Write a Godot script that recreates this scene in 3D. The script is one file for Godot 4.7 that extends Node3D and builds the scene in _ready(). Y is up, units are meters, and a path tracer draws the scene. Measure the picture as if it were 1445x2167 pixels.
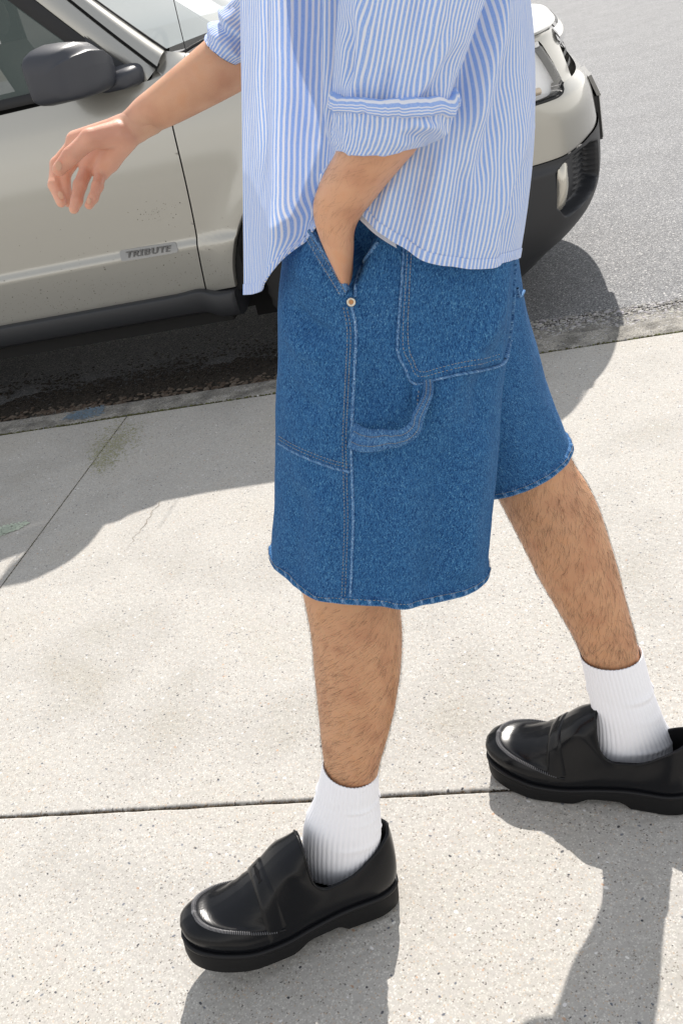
extends Node3D
# A man in a striped shirt and denim shorts walks along a pavement past a parked car. y is up, x runs along the kerb, z towards the viewer.

const FOCAL := 2000.0
const PW := 1445.0
const PH := 2167.0
const EYE := Vector3(0, 1.25, 0)
const RT := Vector3(0.969193, -0.211590, -0.126073)
const UPV := Vector3(0.118202, 0.848640, -0.515596)
const FW := Vector3(-0.216085, -0.484810, -0.847506)
const ROAD := -0.06

var M := {}
var rng := RandomNumberGenerator.new()
var noise := FastNoiseLite.new()

# ---------- from a direction in the photograph to a point on a plane ----------
func ray(x: float, y: float) -> Vector3:
	return RT * ((x - PW / 2) / FOCAL) - UPV * ((y - PH / 2) / FOCAL) + FW

func zp(x: float, y: float, z: float) -> Vector3:
	var d := ray(x, y)
	return EYE + d * ((z - EYE.z) / d.z)

func gp(x: float, y: float, h := 0.0) -> Vector3:
	var d := ray(x, y)
	return EYE + d * ((h - EYE.y) / d.y)

func pj(p: Vector3) -> Vector3:
	var q := p - EYE
	var w := q.dot(FW)
	return Vector3(q.dot(RT) / w * FOCAL + PW / 2, -q.dot(UPV) / w * FOCAL + PH / 2, w)

# ---------- mesh building ----------
class MB:
	var v := PackedVector3Array()
	var t := PackedVector2Array()
	var t2 := PackedVector2Array()
	var col := PackedColorArray()
	var i := PackedInt32Array()

	func tri(a: Vector3, b: Vector3, c: Vector3) -> void:
		var n := v.size()
		v.append_array([a, b, c])
		t.append_array([Vector2(a.x, a.z), Vector2(b.x, b.z), Vector2(c.x, c.z)])
		i.append_array([n, n + 1, n + 2])

	func quad(a: Vector3, b: Vector3, c: Vector3, d: Vector3) -> void:
		tri(a, b, c)
		tri(a, c, d)

	# rows of points; uvs: rows of Vector2, or empty for metres along and across
	func grid(rows: Array, uvs := [], flip := false) -> void:
		var n := v.size()
		var w: int = rows[0].size()
		var down := 0.0
		for r in rows.size():
			var row: PackedVector3Array = rows[r]
			if r > 0:
				down += row[w / 2].distance_to(rows[r - 1][w / 2])
			var along := 0.0
			for c in w:
				if c > 0:
					along += row[c].distance_to(row[c - 1])
				v.append(row[c])
				t.append(uvs[r][c] if uvs else Vector2(along, down))
		for r in rows.size() - 1:
			for c in w - 1:
				var a := n + r * w + c
				if flip:
					i.append_array([a, a + w, a + 1, a + 1, a + w, a + w + 1])
				else:
					i.append_array([a, a + 1, a + w, a + 1, a + w + 1, a + w])

	func fan(ring: PackedVector3Array, flip := false) -> void:
		var n := v.size()
		var mid := Vector3.ZERO
		for p in ring:
			mid += p
		mid /= ring.size()
		v.append(mid)
		t.append(Vector2(mid.x, mid.y))
		for p in ring:
			v.append(p)
			t.append(Vector2(p.x, p.y))
		for k in ring.size():
			var a := n + 1 + k
			var b := n + 1 + (k + 1) % ring.size()
			if flip:
				i.append_array([n, b, a])
			else:
				i.append_array([n, a, b])

	func tube(path: PackedVector3Array, rad, sides := 8, caps := true) -> void:
		var rows := []
		var prev := Vector3.ZERO
		for k in path.size():
			var d := (path[mini(k + 1, path.size() - 1)] - path[maxi(k - 1, 0)]).normalized()
			if k == 0:
				prev = d.cross(Vector3.UP if absf(d.y) < 0.9 else Vector3.RIGHT).normalized()
			else:
				prev = (prev - d * prev.dot(d)).normalized()
			var o := d.cross(prev)
			var r: float = rad if rad is float else rad[k]
			var row := PackedVector3Array()
			for s in sides + 1:
				var a := TAU * s / sides
				row.append(path[k] + prev * cos(a) * r + o * sin(a) * r)
			rows.append(row)
		grid(rows, [], true)
		if caps:
			fan(rows[0])
			fan(rows[-1], true)

	func box(c: Vector3, s: Vector3, b := Basis()) -> void:
		var h := s / 2
		var p := []
		for k in 8:
			p.append(c + b * Vector3(h.x if k & 1 else -h.x, h.y if k & 2 else -h.y, h.z if k & 4 else -h.z))
		for q in [[0, 1, 3, 2], [5, 4, 6, 7], [4, 0, 2, 6], [1, 5, 7, 3], [2, 3, 7, 6], [4, 5, 1, 0]]:
			quad(p[q[0]], p[q[3]], p[q[2]], p[q[1]])

	func mesh(weld := true) -> ArrayMesh:
		var nn := PackedVector3Array()
		nn.resize(v.size())
		var key := PackedInt32Array()
		if weld:
			key.resize(v.size())
			var known := {}
			for k in v.size():
				var q := Vector3i(v[k] * 20000.0)
				if not known.has(q):
					known[q] = k
				key[k] = known[q]
		for k in range(0, i.size(), 3):
			var a := i[k]
			var b := i[k + 1]
			var c := i[k + 2]
			var f := (v[c] - v[a]).cross(v[b] - v[a])
			if weld:
				a = key[a]
				b = key[b]
				c = key[c]
			nn[a] += f
			nn[b] += f
			nn[c] += f
		for k in v.size():
			nn[k] = nn[key[k]].normalized() if weld else nn[k].normalized()
			if nn[k].length_squared() < 0.5:
				nn[k] = Vector3.UP
		var a := []
		a.resize(Mesh.ARRAY_MAX)
		a[Mesh.ARRAY_VERTEX] = v
		a[Mesh.ARRAY_NORMAL] = nn
		a[Mesh.ARRAY_TEX_UV] = t
		if t2.size() == v.size():
			a[Mesh.ARRAY_TEX_UV2] = t2
		if col.size() == v.size():
			a[Mesh.ARRAY_COLOR] = col
		a[Mesh.ARRAY_INDEX] = i
		var m := ArrayMesh.new()
		m.add_surface_from_arrays(Mesh.PRIMITIVE_TRIANGLES, a)
		return m

# a curved sheet that seams, pockets and hairs are laid on: finds the point seen in a given direction
class Sheet:
	var rows := []
	var nrm := []
	var uv := []
	var px := []
	var bins := {}
	const BIN := 24.0

	func setup(r: Array, u: Array, host) -> void:
		rows = r
		uv = u
		var h := r.size()
		var w: int = r[0].size()
		for j in h:
			var nr := PackedVector3Array()
			var pr := PackedVector3Array()
			for c in w:
				var a: Vector3 = r[j][mini(c + 1, w - 1)] - r[j][maxi(c - 1, 0)]
				var b: Vector3 = r[mini(j + 1, h - 1)][c] - r[maxi(j - 1, 0)][c]
				var n := a.cross(b).normalized()
				if n.dot(r[j][c] - host.EYE) > 0:
					n = -n
				nr.append(n)
				pr.append(host.pj(r[j][c]))
			nrm.append(nr)
			px.append(pr)
		for j in h - 1:
			for c in w - 1:
				var lo := Vector2(1e9, 1e9)
				var hi := -lo
				for q in [px[j][c], px[j][c + 1], px[j + 1][c], px[j + 1][c + 1]]:
					lo = lo.min(Vector2(q.x, q.y))
					hi = hi.max(Vector2(q.x, q.y))
				for by in range(floori(lo.y / BIN), floori(hi.y / BIN) + 1):
					for bx in range(floori(lo.x / BIN), floori(hi.x / BIN) + 1):
						var k := Vector2i(bx, by)
						if not bins.has(k):
							bins[k] = PackedInt32Array()
						bins[k].append(j * w + c)

	# [point, normal, uv], or [] where the sheet is not seen
	func hit(x: float, y: float) -> Array:
		var k := Vector2i(floori(x / BIN), floori(y / BIN))
		if not bins.has(k):
			return []
		var w: int = rows[0].size()
		var p := Vector2(x, y)
		var best := 1e9
		var out := []
		for id in bins[k]:
			var j: int = id / w
			var c: int = id % w
			for half in 2:
				var q := [[j, c], [j, c + 1], [j + 1, c]] if half == 0 else [[j + 1, c + 1], [j + 1, c], [j, c + 1]]
				var A: Vector3 = px[q[0][0]][q[0][1]]
				var B: Vector3 = px[q[1][0]][q[1][1]]
				var C: Vector3 = px[q[2][0]][q[2][1]]
				var a2 := Vector2(A.x, A.y)
				var e := Vector2(B.x, B.y) - a2
				var f := Vector2(C.x, C.y) - a2
				var det := e.cross(f)
				if absf(det) < 1e-6:
					continue
				var s := (p - a2).cross(f) / det
				var t := e.cross(p - a2) / det
				if s < -0.001 or t < -0.001 or s + t > 1.001:
					continue
				var depth := A.z + (B.z - A.z) * s + (C.z - A.z) * t
				if depth < best:
					best = depth
					var g := func(src): return src[q[0][0]][q[0][1]] * (1.0 - s - t) + src[q[1][0]][q[1][1]] * s + src[q[2][0]][q[2][1]] * t
					out = [g.call(rows), g.call(nrm).normalized(), g.call(uv)]
		return out

# smooth curve through points (numbers or vectors), n samples
func cr(p: Array, n: int) -> Array:
	var out := []
	var m := p.size() - 1
	for k in n:
		var s := float(k) / (n - 1) * m
		var j := mini(int(s), m - 1)
		out.append(cr_at(p, j, s - j))
	return out

func cr_at(p: Array, j: int, f: float):
	var m := p.size() - 1
	var b = p[j]
	var c = p[j + 1]
	var a = p[j - 1] if j > 0 else b + (b - c)
	var d = p[j + 2] if j + 2 <= m else c + (c - b)
	return (b * 2.0 + (c - a) * f + (a * 2.0 - b * 5.0 + c * 4.0 - d) * f * f + (b * 3.0 - a - c * 3.0 + d) * f * f * f) * 0.5

# value at x of a table [[x, y], ...], smooth
func tab(table: Array, x: float) -> float:
	if x <= table[0][0]:
		return table[0][1]
	for k in table.size() - 1:
		if x <= table[k + 1][0]:
			var f: float = (x - table[k][0]) / (table[k + 1][0] - table[k][0])
			var dx: float = table[k + 1][0] - table[k][0]
			var s0 := slope(table, k)
			var s1 := slope(table, k + 1)
			var y0: float = table[k][1]
			var y1: float = table[k + 1][1]
			return y0 * (1 + 2 * f) * (1 - f) * (1 - f) + s0 * dx * f * (1 - f) * (1 - f) + y1 * f * f * (3 - 2 * f) + s1 * dx * f * f * (f - 1)
	return table[-1][1]

func slope(t: Array, k: int) -> float:
	if k == 0 or k == t.size() - 1:
		return 0.0
	var a: float = (t[k][1] - t[k - 1][1]) / (t[k][0] - t[k - 1][0])
	var b: float = (t[k + 1][1] - t[k][1]) / (t[k + 1][0] - t[k][0])
	return 0.0 if a * b <= 0 else 2 * a * b / (a + b)

func pv3(a: Array) -> PackedVector3Array:
	return PackedVector3Array(a)

func mat(called: String, c: Color, rough := 0.6, metal := 0.0) -> StandardMaterial3D:
	var m := StandardMaterial3D.new()
	m.resource_name = called
	m.albedo_color = c.linear_to_srgb()
	m.roughness = rough
	m.metallic = metal
	m.cull_mode = BaseMaterial3D.CULL_DISABLED
	M[called] = m
	return m

func part(called: String, mesh: Mesh, m: Material, parent: Node) -> MeshInstance3D:
	var o := MeshInstance3D.new()
	o.name = called
	o.mesh = mesh
	o.material_override = m
	parent.add_child(o, true)
	return o

func thing(called: String, label: String, category: String, group := "") -> Node3D:
	var o := Node3D.new()
	o.name = called
	add_child(o, true)
	o.set_meta("label", label)
	o.set_meta("category", category)
	if group:
		o.set_meta("group", group)
	return o

func ntex(freq: float, size: int, seed_: int, ramp := [], octaves := 4, normal := false, type := FastNoiseLite.TYPE_SIMPLEX_SMOOTH) -> NoiseTexture2D:
	var n := FastNoiseLite.new()
	n.noise_type = type
	n.frequency = freq
	n.seed = seed_
	n.fractal_octaves = octaves
	var t := NoiseTexture2D.new()
	t.width = size
	t.height = size
	t.seamless = true
	t.noise = n
	if ramp:
		var g := Gradient.new()
		g.offsets = PackedFloat32Array(ramp.map(func(r): return r[0]))
		g.colors = PackedColorArray(ramp.map(func(r): return r[1]))
		t.color_ramp = g
	t.as_normal_map = normal
	return t

func grey(x: float) -> Color:
	return Color(x, x, x)

func setup_world() -> void:
	var cam := Camera3D.new()
	cam.name = "camera"
	cam.fov = rad_to_deg(2 * atan(PH / 2 / FOCAL))
	cam.near = 0.05
	cam.far = 400.0
	var z := -FW.normalized()
	var x := (RT - z * RT.dot(z)).normalized()
	cam.transform = Transform3D(Basis(x, z.cross(x), z), EYE)
	add_child(cam)
	cam.current = true

	var sun := DirectionalLight3D.new()
	sun.name = "sun"
	sun.light_color = Color(1.0, 0.975, 0.945)
	sun.light_energy = 1.08
	sun.light_angular_distance = 0.55
	sun.shadow_enabled = true
	add_child(sun)
	sun.look_at_from_position(Vector3.ZERO, Vector3(-0.05, -1.0, 0.95), Vector3.UP)

	var sm := ProceduralSkyMaterial.new()
	sm.sky_top_color = Color(0.56, 0.575, 0.60)
	sm.sky_horizon_color = Color(0.88, 0.865, 0.84)
	sm.sky_curve = 0.22
	sm.ground_bottom_color = Color(0.5, 0.49, 0.47)
	sm.ground_horizon_color = Color(0.72, 0.74, 0.75)
	sm.sky_energy_multiplier = 1.15
	var e := Environment.new()
	e.background_mode = Environment.BG_SKY
	e.sky = Sky.new()
	e.sky.sky_material = sm
	e.tonemap_mode = Environment.TONE_MAPPER_LINEAR
	e.tonemap_exposure = 1.85
	e.sdfgi_enabled = true
	e.ssao_enabled = true
	e.ssil_enabled = true
	var we := WorldEnvironment.new()
	we.name = "surroundings"
	we.environment = e
	add_child(we)

# ---------- ground ----------
func speckled(size: int, base: Color, specks: Array, seed_: int) -> ImageTexture:
	# specks: [count, colour a, colour b, smallest, largest]; single grains of sand and stone
	var im := Image.create(size, size, false, Image.FORMAT_RGB8)
	im.fill(base)
	var g := RandomNumberGenerator.new()
	g.seed = seed_
	for s in specks:
		for k in s[0]:
			var c: Color = s[1].lerp(s[2], g.randf())
			var x := g.randi_range(0, size - 1)
			var y := g.randi_range(0, size - 1)
			var r: float = g.randf_range(s[3], s[4])
			if r < 1.6:
				im.fill_rect(Rect2i(x, y, maxi(1, roundi(r)), 1 if g.randf() < 0.5 else maxi(1, roundi(r))), c)
			else:
				# an uneven pebble: rows of a squashed, tilted blob
				var sq := g.randf_range(0.5, 0.95)
				var tilt := g.randf_range(-0.7, 0.7)
				var rows := roundi(r * sq)
				for q in range(-rows, rows + 1):
					var f := sqrt(maxf(0.0, 1.0 - pow(q / (r * sq + 0.5), 2)))
					var half := r * f * g.randf_range(0.8, 1.05)
					var mid := x + q * tilt
					var y2 := posmod(y + q, size)
					im.fill_rect(Rect2i(roundi(mid - half), y2, maxi(1, roundi(half * 2)), 1), c)
	im.generate_mipmaps()
	return ImageTexture.create_from_image(im)

func s3(r: float, g: float, b: float) -> Color:
	return Color(r / 255.0, g / 255.0, b / 255.0)

func ground_materials() -> void:
	var m := mat("pavement_concrete", Color(1, 1, 1), 0.9)
	m.albedo_texture = speckled(2048, s3(168, 165.5, 160), [
		[300000, s3(152, 149, 143), s3(187, 184.5, 178), 1, 2.2],
		[100000, s3(184, 181, 175), s3(202, 199, 193), 1, 2.0],
		[26000, s3(184, 170, 154), s3(168, 152, 136), 1, 2.0],
		[22000, s3(118, 112, 105), s3(144, 138, 130), 1, 1.9],
		[6500, s3(82, 80, 80), s3(118, 114, 110), 1, 2.2],
		[420, s3(92, 96, 104), s3(130, 132, 136), 2.2, 4.0],
		[230, s3(58, 58, 62), s3(84, 84, 88), 1.8, 3.8],
		[160, s3(158, 132, 112), s3(186, 158, 136), 2.2, 4],
		[300, s3(200, 200, 202), s3(216, 214, 210), 2.5, 5]], 5)
	m.detail_enabled = true
	m.detail_blend_mode = BaseMaterial3D.BLEND_MODE_MUL
	m.detail_uv_layer = BaseMaterial3D.DETAIL_UV_2
	m.detail_albedo = ntex(0.012, 512, 4, [[0.0, Color(0.925, 0.92, 0.905)], [0.3, grey(0.965)], [0.55, grey(1.0)], [1.0, Color(0.985, 0.98, 0.97)]], 6)
	m.heightmap_enabled = true
	m.heightmap_texture = ntex(0.16, 512, 8, [], 3)
	m.heightmap_scale = 0.16
	var k := mat("kerb_concrete", Color(1, 1, 1), 0.92)
	k.albedo_texture = speckled(1024, s3(146, 143, 136), [
		[90000, s3(120, 117, 110), s3(172, 168, 160), 1, 3],
		[14000, s3(78, 76, 73), s3(110, 107, 103), 1, 2.5],
		[1600, s3(150, 150, 156), s3(186, 184, 180), 2, 5],
		[500, s3(84, 86, 92), s3(110, 110, 110), 2, 5]], 6)
	k.detail_enabled = true
	k.detail_blend_mode = BaseMaterial3D.BLEND_MODE_MUL
	k.detail_uv_layer = BaseMaterial3D.DETAIL_UV_2
	k.detail_albedo = ntex(0.03, 512, 14, [[0.0, grey(0.62)], [0.4, grey(0.85)], [0.7, grey(1.0)]], 5)
	var a := mat("road_asphalt", Color(1, 1, 1), 0.88)
	a.albedo_texture = speckled(2048, s3(122, 123, 126), [
		[420000, s3(84, 85, 87), s3(140, 141, 142), 1, 3.2],
		[90000, s3(150, 150, 150), s3(186, 185, 182), 1, 2.6],
		[32000, s3(56, 57, 60), s3(80, 80, 82), 1, 2.8],
		[3400, s3(196, 194, 190), s3(220, 218, 214), 1.6, 3.4]], 7)
	a.detail_enabled = true
	a.detail_blend_mode = BaseMaterial3D.BLEND_MODE_MUL
	a.detail_uv_layer = BaseMaterial3D.DETAIL_UV_2
	a.detail_albedo = ntex(0.02, 512, 24, [[0.0, grey(0.93)], [0.5, grey(0.975)], [0.8, grey(1.0)]], 6)
	mat("joint_soil", Color(0.035, 0.03, 0.022), 1.0)
	var s := mat("moss", Color(1, 1, 1), 1.0)
	s.vertex_color_use_as_albedo = true
	var pb := mat("pebble", Color(1, 1, 1), 0.8)
	pb.vertex_color_use_as_albedo = true

func flat_uv(b: MB, fine: float, coarse: float) -> void:
	b.t2.resize(b.v.size())
	for k in b.v.size():
		b.t[k] = Vector2(b.v[k].x, b.v[k].z + b.v[k].y) / fine
		b.t2[k] = Vector2(b.v[k].x * 0.94 + b.v[k].z * 0.34, b.v[k].z * 0.94 - b.v[k].x * 0.34) / coarse

# a poured slab with slightly chipped, rounded edges; top at y
func slab(x0: float, x1: float, z0: float, z1: float, y: float) -> MB:
	var b := MB.new()
	var n := clampi(int((x1 - x0) / 0.007), 8, 420)
	var rows := []
	var spec := [[z0, 0.0, -0.10], [z0, 0.0, -0.006], [z0, 0.0025, -0.0015], [z0, 0.007, 0.0], [z1, -0.007, 0.0], [z1, -0.0025, -0.0015], [z1, 0.0, -0.006], [z1, 0.0, -0.10]]
	for s in spec:
		var row := PackedVector3Array()
		for k in n + 1:
			var x := lerpf(x0, x1, float(k) / n)
			var chip := maxf(0.0, noise.get_noise_2d(x * 900.0, s[0] * 700.0)) * 0.003 + maxf(0.0, noise.get_noise_2d(x * 210.0, s[0] * 70.0) - 0.25) * 0.007
			row.append(Vector3(x, y + s[2], s[0] + s[1] + (chip if s[0] == z0 else -chip)))
		rows.append(row)
	b.grid(rows, [], true)
	for e in [0, n]:
		var ring := PackedVector3Array()
		for r in rows:
			ring.append(r[e])
		b.fan(ring, e != 0)
	flat_uv(b, 1.4, 3.1)
	return b

func build_ground() -> void:
	ground_materials()
	var b := MB.new()
	b.quad(Vector3(-150, -0.2, -200), Vector3(150, -0.2, -200), Vector3(150, -0.2, 100), Vector3(-150, -0.2, 100))
	var o := part("ground", b.mesh(false), mat("bare_ground", Color(0.16, 0.15, 0.12), 1.0), self)
	o.set_meta("kind", "structure")

	# road
	b = MB.new()
	var rows := []
	for z in [-3.585, -3.62, -3.8, -5.0, -8.0, -16.0, -60.0]:
		var row := PackedVector3Array()
		for k in 221:
			var x := -12.0 + k * 0.11
			if k == 0: x = -60.0
			if k == 220: x = 60.0
			var edge := 0.0
			if z == -3.585:
				edge = noise.get_noise_1d(x * 60.0) * 0.02 + noise.get_noise_1d(x * 400.0) * 0.006
			row.append(Vector3(x, ROAD + (0.0 if z != -3.585 else -0.004), z + edge))
		rows.append(row)
	b.grid(rows, [], false)
	flat_uv(b, 2.3, 6.1)
	o = part("road", b.mesh(), M.road_asphalt, self)
	o.set_meta("kind", "structure")

	# kerb and gutter in one pour: a low worn lip that falls to the rough gutter
	b = MB.new()
	rows = []
	for s in [[-3.56, ROAD - 0.08], [-3.60, ROAD - 0.006], [-3.54, ROAD - 0.001], [-3.46, ROAD + 0.003], [-3.37, ROAD + 0.008], [-3.325, ROAD + 0.014], [-3.30, ROAD + 0.024], [-3.28, -0.022], [-3.262, -0.008], [-3.245, -0.002], [-3.22, 0.0], [-3.1165, 0.0], [-3.1135, -0.006], [-3.1135, -0.1]]:
		var row := PackedVector3Array()
		for k in 521:
			var x := -9.0 + k * 0.03
			if k == 0: x = -60.0
			if k == 520: x = 60.0
			var rough := 1.0 if s[0] < -3.27 and s[0] > -3.57 else 0.25
			row.append(Vector3(x, s[1] + noise.get_noise_2d(x * 300.0, s[0] * 900.0) * 0.006 * rough, s[0] + noise.get_noise_2d(x * 130.0, s[0] * 200.0) * 0.012 * rough))
		rows.append(row)
	b.grid(rows, [], true)
	flat_uv(b, 0.9, 1.7)
	o = part("kerb", b.mesh(), M.kerb_concrete, self)
	o.set_meta("kind", "structure")
	o.set_meta("label", "low worn concrete kerb with a rough stony gutter")

	# pavement slabs
	var walk := Node3D.new()
	walk.name = "pavement"
	add_child(walk)
	walk.set_meta("kind", "structure")
	var zb := [-3.109, -1.165, 0.75]
	for r in 2:
		for k in range(-4, 5):
			var x := -1.509 + k * 2.35
			part("slab", slab(x + 0.0016, x + 2.35 - 0.0016, zb[r] + 0.0015, zb[r + 1] - 0.0015, 0.0).mesh(), M.pavement_concrete, walk)
	b = MB.new()
	b.quad(Vector3(-14, -0.011, -3.125), Vector3(14, -0.011, -3.125), Vector3(14, -0.011, 0.8), Vector3(-14, -0.011, 0.8))
	part("joint_filling", b.mesh(false), M.joint_soil, walk)
	# a hairline crack filled with dirt
	b = MB.new()
	var c0 := gp(340, 1060)
	var c1 := gp(262, 1172)
	var left := PackedVector3Array()
	var right := PackedVector3Array()
	for k in 60:
		var f := k / 59.0
		var p := c0.lerp(c1, f) + Vector3(noise.get_noise_1d(k * 9.0) * 0.016, 0.0012, noise.get_noise_1d(k * 9.0 + 500) * 0.01)
		var w := (0.0026 if f < 0.6 else 0.0026 * (1 - f) / 0.4) * (0.5 + absf(noise.get_noise_1d(k * 40.0)) * 2.0)
		left.append(p - Vector3(w / 2, 0, 0))
		right.append(p + Vector3(w / 2, 0, 0))
	b.grid([left, right])
	part("crack", b.mesh(), mat("crack_dirt", Color(0.26, 0.235, 0.2), 1.0), walk)
	b = MB.new()
	b.quad(Vector3(-60, -0.03, 0.752), Vector3(60, -0.03, 0.752), Vector3(60, -0.03, 6.0), Vector3(-60, -0.03, 6.0))
	flat_uv(b, 1.6, 3.0)
	o = part("forecourt", b.mesh(false), M.pavement_concrete, self)
	o.set_meta("kind", "structure")

	# moss and dirt crumbs in the joints
	var blob := SphereMesh.new()
	blob.radial_segments = 6
	blob.rings = 3
	blob.radius = 0.5
	blob.height = 0.8
	var spots := []
	for k in 5200:
		var x := rng.randf_range(-2.3, 0.9)
		var thick := 0.35 + 0.65 * smoothstep(-0.1, 0.5, noise.get_noise_1d(x * 90.0)) + (1.3 * exp(-pow((x + 1.42) / 0.2, 2)))
		if rng.randf() * 2.0 > thick: continue
		spots.append([Vector3(x, rng.randf_range(-0.006, 0.0005), -3.1115 + rng.randfn(0, 0.0022 + 0.003 * maxf(0, thick - 1))), rng.randf_range(0.002, 0.0055), Color(0.09, 0.10, 0.028).lerp(Color(0.05, 0.04, 0.02), rng.randf())])
	for k in 900:
		var z := rng.randf_range(-3.1, -1.8)
		spots.append([Vector3(-1.509 + rng.randfn(0, 0.0014), rng.randf_range(-0.007, -0.001), z), rng.randf_range(0.002, 0.004), Color(0.06, 0.06, 0.02).lerp(Color(0.03, 0.025, 0.015), rng.randf())])
	for k in 2600:
		spots.append([Vector3(rng.randf_range(-1.3, 0.7), rng.randf_range(-0.009, -0.002), -1.165 + rng.randfn(0, 0.0008)), rng.randf_range(0.0015, 0.003), Color(0.07, 0.05, 0.03).lerp(Color(0.02, 0.018, 0.014), rng.randf())])
	var mm := scatter("joint_moss", blob, spots, M.moss, self, 0.7)
	mm.set_meta("kind", "stuff")
	mm.set_meta("label", "dark moss and dirt crumbs filling the pavement joints")
	mm.set_meta("category", "moss")
	# thin moss stain spreading from the cross joint
	spots = []
	for k in 1500:
		var f := rng.randf()
		var p := gp(lerpf(275, 205, f) + rng.randfn(0, 26) * (1 - f * 0.6), lerpf(905, 985, f) + rng.randfn(0, 14))
		spots.append([p + Vector3(0, 0.0006, 0), rng.randf_range(0.0012, 0.0035), Color(0.24, 0.24, 0.13).lerp(Color(0.33, 0.32, 0.24), rng.randf())])
	mm = scatter("moss_film", blob, spots, M.moss, self, 0.25)
	mm.set_meta("kind", "stuff")
	mm.set_meta("label", "thin olive moss film on the slab beside the cross joint")
	mm.set_meta("category", "moss")
	# exposed pebbles in the gutter
	var stone := SphereMesh.new()
	stone.radial_segments = 8
	stone.rings = 5
	stone.radius = 0.5
	stone.height = 0.9
	spots = []
	for k in 15000:
		var x := rng.randf_range(-2.4, 1.0)
		var z := rng.randf_range(-3.58, -3.30)
		var r := rng.randf_range(0.002, 0.0065) * (1.0 if rng.randf() < 0.9 else 1.7)
		var y := ROAD + 0.004 + (0.016 * smoothstep(-3.34, -3.29, z)) - r * 0.1
		var g := rng.randf_range(0.12, 0.42)
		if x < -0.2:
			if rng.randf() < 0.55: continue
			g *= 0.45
		spots.append([Vector3(x, y, z), r, Color(g, g * rng.randf_range(0.94, 1.0), g * rng.randf_range(0.84, 1.04))])
	mm = scatter("gutter_pebbles", stone, spots, M.pebble, self, 0.6)
	mm.set_meta("kind", "stuff")
	mm.set_meta("label", "small exposed pebbles set in the rough gutter")
	mm.set_meta("category", "pebbles")
	# dead leaves and grit lying in the gutter under the car
	spots = []
	for k in 900:
		var x := rng.randf_range(-2.3, -0.2)
		spots.append([Vector3(x, ROAD + 0.022, rng.randfn(-3.36, 0.035)), rng.randf_range(0.004, 0.012), Color(0.07, 0.045, 0.03).lerp(Color(0.16, 0.13, 0.1), rng.randf())])
	mm = scatter("gutter_litter", stone, spots, M.pebble, self, 0.25)
	mm.set_meta("kind", "stuff")
	mm.set_meta("label", "brown leaf crumbs and grit along the gutter")
	mm.set_meta("category", "leaf litter")
	# dark damp soil along the kerb foot; its spread under the car paints shade
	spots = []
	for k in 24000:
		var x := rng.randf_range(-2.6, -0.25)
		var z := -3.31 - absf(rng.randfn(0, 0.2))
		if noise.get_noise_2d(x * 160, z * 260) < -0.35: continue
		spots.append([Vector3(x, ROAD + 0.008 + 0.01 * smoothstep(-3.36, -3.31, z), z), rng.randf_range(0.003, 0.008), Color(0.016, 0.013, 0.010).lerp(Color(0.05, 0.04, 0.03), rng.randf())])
	mm = scatter("gutter_soil_shade", stone, spots, M.pebble, self, 0.3)
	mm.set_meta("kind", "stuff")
	mm.set_meta("label", "dark damp soil in the gutter, spread under the car as painted shade")
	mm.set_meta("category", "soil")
	# two worn utility marks, sprayed on the ground
	paint_mark("blue_paint_mark", "worn blue sprayed utility mark on the kerb", [[128, 893], [150, 876], [222, 858], [212, 882]], Color(0.17, 0.24, 0.31), 620)
	paint_mark("green_paint_mark", "worn pale green sprayed mark on the pavement slab", [[-30, 1145], [-20, 1118], [62, 1105], [40, 1120]], Color(0.50, 0.56, 0.46), 620)

func scatter(called: String, mesh: Mesh, spots: Array, m: Material, parent: Node, squash: float) -> MultiMeshInstance3D:
	var mm := MultiMesh.new()
	mm.transform_format = MultiMesh.TRANSFORM_3D
	mm.use_colors = true
	mm.mesh = mesh
	mm.instance_count = spots.size()
	for k in spots.size():
		var r: float = spots[k][1] * 2.0
		var bs := Basis(Vector3.UP, rng.randf() * TAU).scaled(Vector3(1, 1, 1)) * Basis.from_scale(Vector3(r * rng.randf_range(0.7, 1.3), r * squash, r * rng.randf_range(0.7, 1.2)))
		mm.set_instance_transform(k, Transform3D(bs, spots[k][0]))
		mm.set_instance_color(k, spots[k][2])
	var o := MultiMeshInstance3D.new()
	o.name = called
	o.multimesh = mm
	o.material_override = m
	parent.add_child(o, true)
	return o

# flecks of paint left in the pores
func paint_mark(called: String, label: String, poly: Array, c: Color, n: int) -> void:
	var b := MB.new()
	for k in n:
		var u := rng.randf()
		var w := rng.randf()
		var p0 := Vector2(poly[0][0], poly[0][1]).lerp(Vector2(poly[3][0], poly[3][1]), u)
		var p1 := Vector2(poly[1][0], poly[1][1]).lerp(Vector2(poly[2][0], poly[2][1]), u)
		var q := p0.lerp(p1, w)
		var p := gp(q.x + rng.randfn(0, 3), q.y + rng.randfn(0, 1.5))
		p.y = 0.0016 + 0.0004 * (k % 5)
		if noise.get_noise_2d(p.x * 500, p.z * 500) < -0.15 - 0.3 * (1 - absf(u * 2 - 1)): continue
		var r := rng.randf_range(0.0015, 0.005)
		var a := rng.randf() * TAU
		var ring := PackedVector3Array()
		for s in 5:
			ring.append(p + Vector3(cos(a - s * TAU / 5), 0, sin(a - s * TAU / 5)) * r * rng.randf_range(0.6, 1.2))
		b.fan(ring)
	var o := part(called, b.mesh(false), mat(called, c, 0.85), self)
	o.set_meta("label", label)
	o.set_meta("category", "paint mark")

# ---------- parked car: faces +x, its right side stands along the kerb ----------
const CAR_MID := -4.27
const CAR_Y := -0.06

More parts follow.
